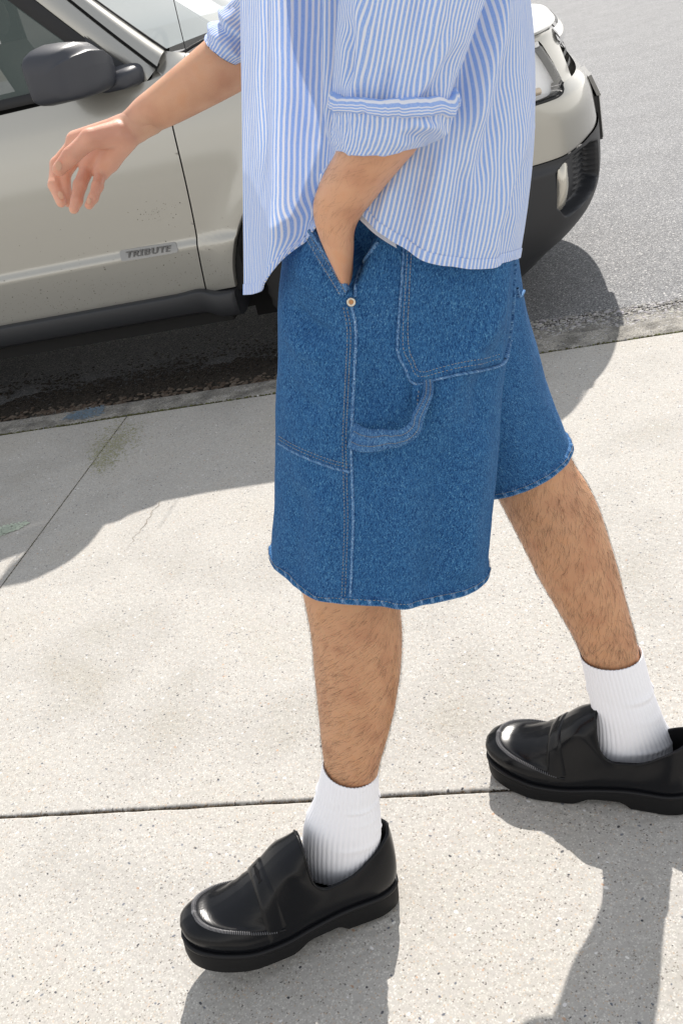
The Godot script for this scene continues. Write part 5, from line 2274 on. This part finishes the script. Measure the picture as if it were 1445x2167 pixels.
	seam_ridge(b, sh, knee, 0.0034, 0.0018)
	dye(b, 0.55, 0.5)
	part("knee_seam", b.mesh(), M.denim, sh_node)
	for dy in [-9, -16]:
		stitch_line(thread, sh, knee.map(func(p): return [p[0], p[1] + dy]))
	# edge of the slanted front pocket, standing up in front of the hand
	b = MB.new()
	patch(b, sh, [[666, 492], [682, 521], [706, 562], [738, 615]], [[644, 502], [660, 531], [684, 572], [722, 630]], 60, 8, func(_u, v): return 0.0035 * (1 - v) + 0.001)
	dye(b, 0.22)
	var edge := part("front_pocket", b.mesh(), M.denim, sh_node)
	b = MB.new()
	var roll := PackedVector3Array()
	for q in along_px([[664, 490], [680, 519], [701, 556], [739, 618]], 5.0):
		var h := sh.hit(q.x - 5, q.y + 2)
		if h: roll.append(h[0] + h[1] * 0.004)
	b.tube(roll, 0.0024, 8)
	dye(b, 0.6)
	part("pocket_edge", b.mesh(), M.denim, edge)
	for q in [[-9, 4], [-17, 9]]:
		stitch_line(thread, sh, [[668, 496], [682, 521], [702, 556], [738, 615]].map(func(p): return [p[0] + q[0], p[1] + q[1]]), 0.0036)
	# far lip of the pocket mouth
	b = MB.new()
	seam_ridge(b, sh, [[800, 512], [776, 545], [758, 580], [750, 632]], 0.004, 0.0024)
	dye(b, 0.6)
	part("pocket_lip", b.mesh(), M.denim, edge)
	# rivet
	var rh := sh.hit(743, 638)
	b = MB.new()
	var nr: Vector3 = rh[1]
	var s1 := nr.cross(Vector3.UP).normalized()
	var s2 := nr.cross(s1)
	var rr := []
	for p in [[0.0052, 0.0005], [0.0052, 0.0018], [0.0044, 0.0026], [0.0032, 0.0022], [0.0026, 0.0014]]:
		var row := PackedVector3Array()
		for k in 21:
			var a := TAU * k / 20
			row.append(rh[0] + nr * (p[1] + 0.0015) + (s1 * cos(a) + s2 * sin(a)) * p[0])
		rr.append(row)
	b.grid(rr)
	var rv := part("rivet", b.mesh(), M.rivet_metal, sh_node)
	b = MB.new()
	b.fan(rr[-1])
	part("rivet_post", b.mesh(), M.rivet_copper, rv)
	# back pocket: thick patch with folded edges
	var off := func(u, v):
		var e := minf(minf(u, 1 - u) * 9.0, (1 - v) * 9.0)
		return 0.0006 + 0.0030 * smoothstep(0.0, 0.25, e) - 0.0010 * smoothstep(0.9, 1.2, e)
	b = MB.new()
	patch(b, sh, [[856, 500], [920, 505], [1000, 508], [1088, 510]], [[840, 742], [874, 812], [965, 792], [1062, 770]], 60, 60, off)
	dye(b)
	var pk := part("back_pocket", b.mesh(), M.denim, sh_node)
	b = MB.new()
	var rim := [[856, 505], [850, 600], [843, 690], [841, 742], [856, 776], [875, 810], [920, 803], [990, 787], [1058, 771], [1074, 730], [1082, 690]]
	seam_ridge(b, sh, rim, 0.0034, 0.0042)
	dye(b, 0.62, 0.35)
	part("pocket_rim", b.mesh(), M.denim, pk)
	for q in [[12, -12], [24, -22]]:
		stitch_line(thread, sh, [[856 + q[0] * 0.7, 505], [850 + q[0] * 0.7, 600], [843 + q[0] * 0.8, 690], [841 + q[0], 738], [860 + q[0] * 0.6, 772 + q[1] * 0.5], [880 + q[0] * 0.3, 806 + q[1]], [930, 799 + q[1]], [990, 785 + q[1]], [1052, 770 + q[1]]], 0.0038)
	b = MB.new()
	seam_ridge(b, sh, [[1088, 560], [1084, 640], [1080, 700], [1066, 760]], 0.0045, 0.003)
	dye(b, 0.3)
	part("pocket_side", b.mesh(), M.denim, pk)
	# hammer loop: a doubled strap hanging out from the leg
	var path := [[742, 916, 0.004, 58], [775, 922, 0.020, 54], [815, 917, 0.034, 48], [852, 900, 0.042, 40], [882, 874, 0.042, 31], [900, 845, 0.030, 24], [906, 818, 0.008, 22], [904, 800, 0.002, 20]]
	var cen := cr(path.map(func(p): return Vector2(p[0], p[1])), 40)
	var up := cr(path.map(func(p): return p[2]), 40)
	var wid := cr(path.map(func(p): return float(p[3])), 40)
	var rows := []
	var uvs := []
	for k in 40:
		var d: Vector2 = (cen[mini(k + 1, 39)] - cen[maxi(k - 1, 0)]).normalized()
		var ac := Vector2(-d.y, d.x)
		var h := sh.hit(cen[k].x, cen[k].y)
		var nrm: Vector3 = h[1]
		var base: Vector3 = h[0] + nrm * up[k]
		var dep := pj(base).z
		# across the strap: down the leg, the lower edge tucked closer
		var dn: Vector3 = (-UPV * ac.y + RT * ac.x) * (wid[k] / FOCAL * dep)
		var row := PackedVector3Array()
		var uv := PackedVector2Array()
		for s in [[-0.5, 0.0], [-0.44, 0.0022], [-0.2, 0.0028], [0.0, 0.0022], [0.2, 0.0028], [0.44, 0.0022], [0.5, 0.0], [0.44, -0.0022], [0.0, -0.0026], [-0.44, -0.0022], [-0.5, 0.0]]:
			row.append(base + dn * s[0] + nrm * (s[1] - 0.008 * maxf(0, s[0]) * smoothstep(0.01, 0.03, up[k])))
			uv.append(Vector2(k * 0.005, s[0] * 0.026))
		rows.append(row)
		uvs.append(uv)
	b = MB.new()
	b.grid(rows, uvs)
	dye(b, 0.24, 0.4)
	part("hammer_loop", b.mesh(), M.denim, sh_node)
	for s in [1, 5]:
		for k in range(1, 39):
			var p: Vector3 = rows[k][s + (1 if s == 1 else -1)]
			var q: Vector3 = rows[k + 1][s + (1 if s == 1 else -1)]
			var nrm := (rows[k][3] - rows[k][8]).normalized() as Vector3
			for e in 2:
				var a := p.lerp(q, e * 0.5) + nrm * 0.0006
				thread.tube(pv3([a, a + (q - p) * 0.3]), 0.0004, 4, false)
	# inner end of the strap under the pocket
	b = MB.new()
	patch(b, sh, [[872, 812], [910, 806]], [[870, 880], [900, 872]], 8, 14, func(u, v): return 0.004 + 0.010 * v)
	dye(b, 0.0)
	part("loop_end", b.mesh(), M.denim, sh_node)
	for x in [882, 894]:
		stitch_line(thread, sh, [[x + 2, 815], [x, 870]], 0.011)
	# far leg: corner of its pocket and the seat seam
	b = MB.new()
	seam_ridge(b, sh2, [[1092, 610], [1098, 628], [1112, 606]], 0.004, 0.003)
	dye(b, 0.5)
	part("far_pocket", b.mesh(), M.denim, sh_node)
	var so := part("stitching", thread.mesh(false), M.seam_thread, sh_node)
	so.set_meta("kind", "stuff")

func mouth_right(p: Vector2) -> float:
	# how far left of the pocket's far lip a point lies, in pixels of the photograph
	var a := Vector2(815, 455)
	var e := Vector2(752, 618)
	var d := (e - a).normalized()
	return d.cross(p - a)

# ---------- shirt ----------
func stripe_texture() -> ImageTexture:
	var size := 512
	var im := Image.create(size, size, false, Image.FORMAT_RGB8)
	im.fill(Color(0.84, 0.86, 0.93).linear_to_srgb())
	var g := RandomNumberGenerator.new()
	g.seed = 61
	var blue := Color(0.28, 0.46, 0.88).linear_to_srgb()
	var white := Color(0.84, 0.86, 0.93).linear_to_srgb()
	for s in 16:
		var x := s * 32
		im.fill_rect(Rect2i(x + 8, 0, 17, size), blue)
		im.fill_rect(Rect2i(x + 7, 0, 1, size), blue.lerp(white, 0.5))
		im.fill_rect(Rect2i(x + 25, 0, 1, size), blue.lerp(white, 0.5))
		for k in 5200:
			var px := x + g.randi_range(8, 24)
			im.fill_rect(Rect2i(px, g.randi_range(0, size - 1), 1, g.randi_range(1, 3)), blue.lerp(white, g.randf_range(-0.12, 0.22)))
	for k in 22000:
		im.fill_rect(Rect2i(g.randi_range(0, size - 1), g.randi_range(0, size - 1), g.randi_range(1, 2), 1), white.lerp(blue, g.randf_range(0.0, 0.25)))
	return ImageTexture.create_from_image(im)

const PITCH := 0.0046

func fold_push(q: Vector2, folds: Array) -> float:
	# folds: [amount in metres, half width in px, then points x, y ...]
	var d := 0.0
	for f in folds:
		var pts: Array = f[2]
		var best := 1e9
		var end := 1.0
		for k in pts.size() - 1:
			var a: Vector2 = pts[k]
			var e: Vector2 = pts[k + 1] - a
			var u := clampf((q - a).dot(e) / e.length_squared(), 0, 1)
			var dist := q.distance_to(a + e * u)
			if dist < best:
				best = dist
				var whole := (k + u) / (pts.size() - 1)
				end = smoothstep(-0.02, 0.3, whole) * smoothstep(1.02, 0.7, whole)
				if f.size() > 3: end = f[3].x + (1 - f[3].x) * smoothstep(0, 0.3, whole) if whole < 0.5 else f[3].y + (1 - f[3].y) * smoothstep(1, 0.7, whole)
		if best < f[1] * 2.6:
			d += f[0] * exp(-pow(best / f[1], 2)) * end
	return d

func V(a: Array) -> Array:
	var o := []
	for k in range(0, a.size(), 2):
		o.append(Vector2(a[k], a[k + 1]))
	return o

func build_shirt(man: Node3D) -> void:
	var sm := mat("striped_cotton", Color(1, 1, 1), 0.9)
	sm.albedo_texture = stripe_texture()
	sm.uv1_scale = Vector3(1 / (PITCH * 16), 1 / (PITCH * 16), 1)
	sm.backlight_enabled = true
	sm.backlight = grey(0.7)
	mat("white_cotton", Color(0.8, 0.8, 0.82), 0.95)
	var shirt := Node3D.new()
	shirt.name = "shirt"
	man.add_child(shirt)
	# columns: top, middle, hem (x, y, z each), round the near side from the front edge to the back
	var C := [
		[[505, -150, -1.145], [512, 260, -1.13], [516, 624, -1.105]],
		[[532, -150, -1.125], [536, 260, -1.105], [536, 622, -1.085]],
		[[560, -150, -1.11], [563, 260, -1.085], [562, 610, -1.07]],
		[[600, -150, -1.095], [600, 260, -1.07], [590, 572, -1.055]],
		[[650, -150, -1.08], [645, 260, -1.06], [622, 500, -1.045]],
		[[700, -150, -1.065], [690, 250, -1.045], [655, 436, -1.035]],
		[[745, -150, -1.05], [730, 230, -1.035], [690, 380, -1.025]],
		[[790, -150, -1.035], [770, 230, -1.025], [735, 405, -1.02]],
		[[840, -150, -1.03], [815, 240, -1.015], [770, 458, -1.012]],
		[[890, -150, -1.03], [865, 260, -1.01], [815, 499, -1.005]],
		[[940, -150, -1.035], [920, 270, -1.01], [865, 533, -1.0]],
		[[990, -150, -1.045], [975, 280, -1.015], [925, 558, -1.0]],
		[[1035, -150, -1.065], [1030, 280, -1.03], [990, 569, -1.01]],
		[[1070, -150, -1.09], [1080, 280, -1.06], [1048, 565, -1.04]],
		[[1092, -150, -1.125], [1113, 285, -1.10], [1086, 552, -1.085]],
		[[1104, -150, -1.165], [1130, 290, -1.15], [1100, 545, -1.14]]]
	var NU := 210
	var NV := 170
	var folds := [
		[-0.030, 30.0, V([648, -150, 650, 100, 648, 300, 640, 430, 628, 500]), Vector2(1, 0.6)],
		[0.012, 22.0, V([598, -150, 598, 150, 594, 380, 580, 600]), Vector2(1, 1)],
		[0.010, 16.0, V([700, -150, 690, 150, 690, 330]), Vector2(1, 0.3)],
		[-0.018, 14.0, V([706, 280, 660, 380, 610, 470, 598, 560])],
		[0.015, 13.0, V([700, 330, 660, 410, 622, 470])],
		[-0.007, 10.0, V([560, -150, 556, 200, 552, 420]), Vector2(1, 0)],
		[-0.016, 20.0, V([1050, -120, 1015, 60, 975, 190, 950, 270]), Vector2(1, 0.1)],
		[0.012, 18.0, V([1075, -100, 1050, 80, 1010, 230, 985, 330]), Vector2(1, 0)],
		[-0.011, 16.0, V([1085, 40, 1070, 180, 1030, 320, 1000, 420])],
		[0.010, 18.0, V([1110, 180, 1095, 320, 1060, 430, 1040, 520]), Vector2(0.3, 0.3)],
		[-0.010, 14.0, V([1120, 290, 1095, 380, 1075, 450, 1068, 550]), Vector2(0.2, 0.6)],
		[0.009, 26.0, V([935, 300, 920, 420, 905, 540]), Vector2(0, 0.8)],
		[-0.008, 20.0, V([880, 350, 870, 440, 860, 520]), Vector2(0, 0.8)],
		[-0.008, 18.0, V([985, 330, 975, 430, 965, 560]), Vector2(0, 0.7)],
		[0.005, 14.0, V([830, 380, 815, 430, 800, 480]), Vector2(0, 0.6)]]
	var grid_ := []
	var mid_u := PackedFloat32Array()
	# control net to rows
	for j in NV + 1:
		var f := j / float(NV)
		var ctrl := []
		for c in C:
			# quadratic through the three marks; the middle one lies at its own height
			var fy: float = (c[1][1] - c[0][1]) / float(c[2][1] - c[0][1])
			var x := quad3(0, c[0][0], fy, c[1][0], 1, c[2][0], f)
			var z := quad3(0, c[0][2], fy, c[1][2], 1, c[2][2], f)
			ctrl.append(Vector3(x, lerpf(c[0][1], c[2][1], f), z))
		var px := cr(ctrl, NU + 1)
		var row := PackedVector3Array()
		for k in NU + 1:
			row.append(zp(px[k].x, px[k].y, px[k].z))
		grid_.append(row)
	mid_u.resize(NU + 1)
	for k in range(1, NU + 1):
		mid_u[k] = mid_u[k - 1] + grid_[NV / 2][k].distance_to(grid_[NV / 2][k - 1]) * 1.04
	# folds
	var rows := []
	var uvs := []
	for j in NV + 1:
		var src: PackedVector3Array = grid_[j]
		var up: PackedVector3Array = grid_[maxi(j - 1, 0)]
		var dn: PackedVector3Array = grid_[mini(j + 1, NV)]
		var row := PackedVector3Array()
		var uv := PackedVector2Array()
		for k in NU + 1:
			var nrm := (src[mini(k + 1, NU)] - src[maxi(k - 1, 0)]).cross(up[k] - dn[k]).normalized()
			if nrm.z < 0 and k < NU - 30: nrm = -nrm
			var q := pj(src[k])
			var edge := smoothstep(0, 6, k) * smoothstep(0, 12, NU - k)
			var d := fold_push(Vector2(q.x, q.y), folds) * edge
			d += (noise.get_noise_3d(src[k].x * 800, src[k].y * 260, src[k].z * 800) * 0.006 + noise.get_noise_3d(src[k].x * 2300, src[k].y * 900, src[k].z * 2300 + 40) * 0.0022) * (0.3 + 0.7 * edge)
			var fb := smoothstep(0, 3, k)
			row.append(src[k] + nrm * d * fb)
			uv.append(Vector2(mid_u[k], j * 0.0033))
		rows.append(row)
		uvs.append(uv)
	# round the back and the far side to the other front edge, and up to the shoulders
	var full := []
	var fuv := []
	var FAR := 60
	for j in NV + 1:
		var row: PackedVector3Array = rows[j]
		var uv: PackedVector2Array = uvs[j]
		var back := row[NU]
		var front := row[0]
		var c := (back + front) / 2
		var ax := (back - front) / 2
		for k in range(1, FAR + 1):
			var a := lerpf(0.0, PI * 0.68, float(k) / FAR)
			var p := c + ax * cos(a) + Vector3(0, 0, -0.20) * sin(a)
			p.y = lerpf(back.y, front.y, 0.7 * k / FAR)
			row.append(p)
			uv.append(Vector2(mid_u[NU] + 0.012 * k, j * 0.0033))
		full.append(row)
		fuv.append(uv)
	var b := MB.new()
	b.grid(full, fuv, true)
	# shoulders and collar
	var nk := Vector3(-0.10, 1.49, -1.19)
	var topr: PackedVector3Array = full[0]
	var sh := [topr]
	var suv := [fuv[0]]
	for s in range(1, 9):
		var f := s / 8.0
		var row := PackedVector3Array()
		var uv := PackedVector2Array()
		for k in topr.size():
			var p := topr[k]
			var dir := (p - nk)
			dir.y = 0
			var goal := nk + dir.normalized() * 0.075
			var mid := p.lerp(goal, 0.45)
			mid.y = 1.455 - 0.25 * maxf(0, Vector2(mid.x - nk.x, mid.z - nk.z).length() - 0.1)
			row.append(p.lerp(mid, f).lerp(mid.lerp(goal, f), f))
			uv.append(fuv[0][k] + Vector2(0, -0.02 * s))
		sh.append(row)
		suv.append(uv)
	b.grid(sh, suv, false)
	var body_p := part("shirt_body", b.mesh(), M.striped_cotton, shirt)
	# turned hem
	b = MB.new()
	var hem := []
	var huv := []
	for s in [[NV - 5, 0.0002], [NV - 5, 0.0011], [NV, 0.0012], [NV, -0.0010]]:
		var row := PackedVector3Array()
		var uv := PackedVector2Array()
		for k in NU + 1:
			var nrm := (rows[s[0]][mini(k + 1, NU)] - rows[s[0]][maxi(k - 1, 0)]).cross(rows[s[0] - 1][k] - rows[s[0]][k]).normalized() as Vector3
			if nrm.dot(EYE - rows[s[0]][k]) < 0: nrm = -nrm
			row.append(rows[s[0]][k] + nrm * s[1])
			uv.append(uvs[s[0]][k] + Vector2(0.001, 0))
		hem.append(row)
		huv.append(uv)
	b.grid(hem, huv, true)
	part("hem", b.mesh(), M.striped_cotton, body_p)
	# white tee showing under the side vent
	b = MB.new()
	var tee := []
	for j in 12:
		var row := PackedVector3Array()
		var f := j / 11.0
		for q in cr(V([735, 440, 752, 456, 770, 474, 795, 497, 830, 520, 862, 536, 900, 545]), 60):
			row.append(zp(q.x, q.y - 60 * (1 - f), -1.04 + 0.012 * f + 0.004 * sin(q.x * 0.05)))
		tee.append(row)
	b.grid(tee)
	part("undershirt", b.mesh(), M.white_cotton, man)

	# near sleeve
	var t := sil_tube([[722, -200], [720, -120], [718, -40], [716, 40], [713, 110], [712, 165], [714, 212]],
		[[1080, -200], [1062, -120], [1040, -40], [1012, 40], [988, 115], [966, 170], [950, 214]],
		[-1.02, -1.01, -1.0, -0.99, -0.985, -0.98, -0.98], [0.075, 0.072, 0.068, 0.064, 0.062, 0.060, 0.058], 110, 130, 2.1)
	var sf := [
		[0.008, 14.0, V([760, -60, 772, 60, 765, 160, 740, 230])],
		[-0.007, 12.0, V([730, 20, 745, 110, 735, 190])],
		[-0.008, 14.0, V([985, 90, 930, 180, 890, 235])],
		[0.007, 13.0, V([970, 50, 900, 170, 850, 240])],
		[-0.006, 12.0, V([830, 130, 815, 190, 805, 245]), Vector2(0, 1)],
		[0.006, 12.0, V([850, 150, 845, 200, 842, 240]), Vector2(0, 1)],
		[-0.005, 14.0, V([900, -80, 880, 20, 870, 110])],
		[0.005, 14.0, V([940, -80, 930, 40, 900, 130])]]
	for j in t.rows.size():
		var row: PackedVector3Array = t.rows[j]
		var c := (row[0] + row[65]) / 2
		for k in row.size():
			var out := (row[k] - c).normalized()
			var q := pj(row[k])
			var d := noise.get_noise_3d(row[k].x * 900, row[k].y * 400, row[k].z * 900) * 0.006 + noise.get_noise_3d(row[k].x * 2600, row[k].y * 1100, row[k].z * 2600) * 0.0015
			if k > 2 and k < 63: d += fold_push(Vector2(q.x, q.y), sf)
			row[k] += out * d
		t.rows[j] = row
	b = MB.new()
	tube_mesh(b, t, false)
	var sl := part("sleeve", b.mesh(), M.striped_cotton, shirt)
	# rolled cuff: lower turn, then the folded band on top
	var cu := sil_tube([[712, 200], [708, 228], [707, 262], [709, 290], [713, 308]], [[957, 210], [959, 238], [952, 266], [934, 288], [908, 306]], [-0.98, -0.98, -0.982, -0.984, -0.986], [0.070, 0.072, 0.072, 0.068, 0.064], 44, 150, 2.0)
	for j in cu.rows.size():
		var row: PackedVector3Array = cu.rows[j]
		var c := (row[0] + row[75]) / 2
		for k in row.size():
			var q := pj(row[k])
			var out := (row[k] - c)
			out.y = 0
			var d := noise.get_noise_3d(row[k].x * 1500, row[k].y * 700, row[k].z * 1500) * 0.007 + noise.get_noise_3d(row[k].x * 3600, row[k].y * 3600, row[k].z * 3600) * 0.003
			row[k].y += noise.get_noise_3d(row[k].x * 700, 5.0, row[k].z * 700) * 0.010 + noise.get_noise_3d(row[k].x * 2200, 9.0, row[k].z * 2200) * 0.004
			# the roll is pinched and twisted towards the back
			d += 0.010 * exp(-pow((q.x - 905) / 30.0, 2)) * exp(-pow((q.y - 283) / 14.0, 2)) - 0.008 * exp(-pow((q.x - 880) / 22.0, 2)) * exp(-pow((q.y - 300) / 12.0, 2))
			d += 0.0015 * sin(k * 1.25) * smoothstep(0.15, 0.3, j / 44.0) * smoothstep(0.55, 0.3, j / 44.0)
			row[k] += out.normalized() * d
		cu.rows[j] = row
	b = MB.new()
	b.grid(cu.rows, cu.uvs, true)
	var bottom: PackedVector3Array = cu.rows[-1]
	var inner := []
	for s in [[0.003, -0.001], [0.007, 0.006], [0.010, 0.05]]:
		var row := PackedVector3Array()
		var c := (bottom[0] + bottom[75]) / 2
		for p in bottom:
			row.append(p - (p - c).normalized() * s[0] + Vector3(0, s[1], 0))
		inner.append(row)
	b.grid([bottom] + inner, [], true)
	part("cuff", b.mesh(), M.striped_cotton, sl)
	b = MB.new()
	var band := []
	var buv := []
	var prof := [[-2, -0.004], [-2, 0.001], [-1, 0.004], [1, 0.0055], [5, 0.0055], [8, 0.0045], [9, 0.0005]]
	for s in prof:
		var row := PackedVector3Array()
		var uv := PackedVector2Array()
		for k in 151:
			var jj := clampi(s[0] + 1 + roundi(2.0 * sin(k * 0.09)), 0, 43)
			var src: PackedVector3Array = cu.rows[jj]
			var c := (src[0] + src[75]) / 2
			var out := src[k] - c
			out.y = 0
			row.append(src[k] + out.normalized() * (s[1] + 0.0012 * sin(k * 0.31)) + Vector3(0, 0.004 if s[0] < 0 else 0.0, 0))
			uv.append(Vector2(s[0] * 0.0020 + 0.001, k * 0.003))
		band.append(row)
		buv.append(uv)
	b.grid(band, buv, true)
	part("cuff_band", b.mesh(), M.striped_cotton, sl)

	# far sleeve, rolled above the elbow
	var fs := sil_tube([[560, -90], [520, -45], [492, -8], [470, 28], [452, 56], [441, 76]], [[700, 20], [640, 50], [600, 70], [566, 96], [536, 116], [514, 134]], [-1.345, -1.34, -1.335, -1.33, -1.325, -1.32], [0.065, 0.062, 0.06, 0.058, 0.056, 0.054], 60, 110, 2.1)
	for j in fs.rows.size():
		var row: PackedVector3Array = fs.rows[j]
		var c := (row[0] + row[55]) / 2
		var f: float = j / 59.0
		for k in row.size():
			var bulge := 0.006 * exp(-pow((f - 0.55) / 0.05, 2)) + 0.007 * exp(-pow((f - 0.80) / 0.08, 2)) - 0.006 * exp(-pow((f - 0.66) / 0.035, 2))
			row[k] += (row[k] - c).normalized() * (bulge + noise.get_noise_3d(row[k].x * 2400, row[k].y * 2400, row[k].z * 1200) * 0.008)
		fs.rows[j] = row
	b = MB.new()
	tube_mesh(b, fs, false)
	var fb: PackedVector3Array = fs.rows[-1]
	var fin := PackedVector3Array()
	var fc := (fb[0] + fb[55]) / 2
	for p in fb:
		fin.append(p - (p - fc) * 0.2 + Vector3(0.02, 0.015, 0))
	b.grid([fb, fin], [], true)
	part("sleeve", b.mesh(), M.striped_cotton, shirt)

func quad3(x0: float, y0: float, x1: float, y1: float, x2: float, y2: float, x: float) -> float:
	return y0 * (x - x1) * (x - x2) / ((x0 - x1) * (x0 - x2)) + y1 * (x - x0) * (x - x2) / ((x1 - x0) * (x1 - x2)) + y2 * (x - x0) * (x - x1) / ((x2 - x0) * (x2 - x1))

func _ready() -> void:
	rng.seed = 11
	noise.seed = 3
	noise.frequency = 0.01
	noise.noise_type = FastNoiseLite.TYPE_SIMPLEX_SMOOTH
	setup_world()
	build_ground()
	build_car()
	build_man()

func build_man() -> void:
	body_materials()
	var man := thing("person", "walking person in blue striped shirt, denim shorts and black loafers, one hand in pocket", "person")
	build_body(man)
	build_shorts(man)
	build_shirt(man)
	sock(man, [[683, 1612], [676, 1650], [664, 1690], [645, 1735], [640, 1790], [645, 1840]], [[799, 1634], [800, 1668], [802, 1705], [806, 1745], [804, 1790], [796, 1840]], [-0.972, -0.968, -0.965, -0.960, -0.957, -0.955], [0.041, 0.040, 0.038, 0.036, 0.033, 0.030], 46)
	sock(man, [[1227, 1388], [1236, 1425], [1245, 1465], [1252, 1510], [1252, 1560], [1245, 1600], [1240, 1630]], [[1359, 1380], [1369, 1420], [1382, 1465], [1400, 1515], [1421, 1556], [1424, 1590], [1415, 1630]], [-1.18, -1.178, -1.176, -1.174, -1.172, -1.17, -1.168], [0.041, 0.040, 0.038, 0.037, 0.034, 0.030, 0.028], 46)
	shoe(man, Vector3(-0.314, 0.003, -0.974), Vector3(-0.602, 0.046, -0.822), -1.0)
	shoe(man, Vector3(0.170, 0.001, -1.116), Vector3(-0.152, 0.001, -1.224), 1.0)
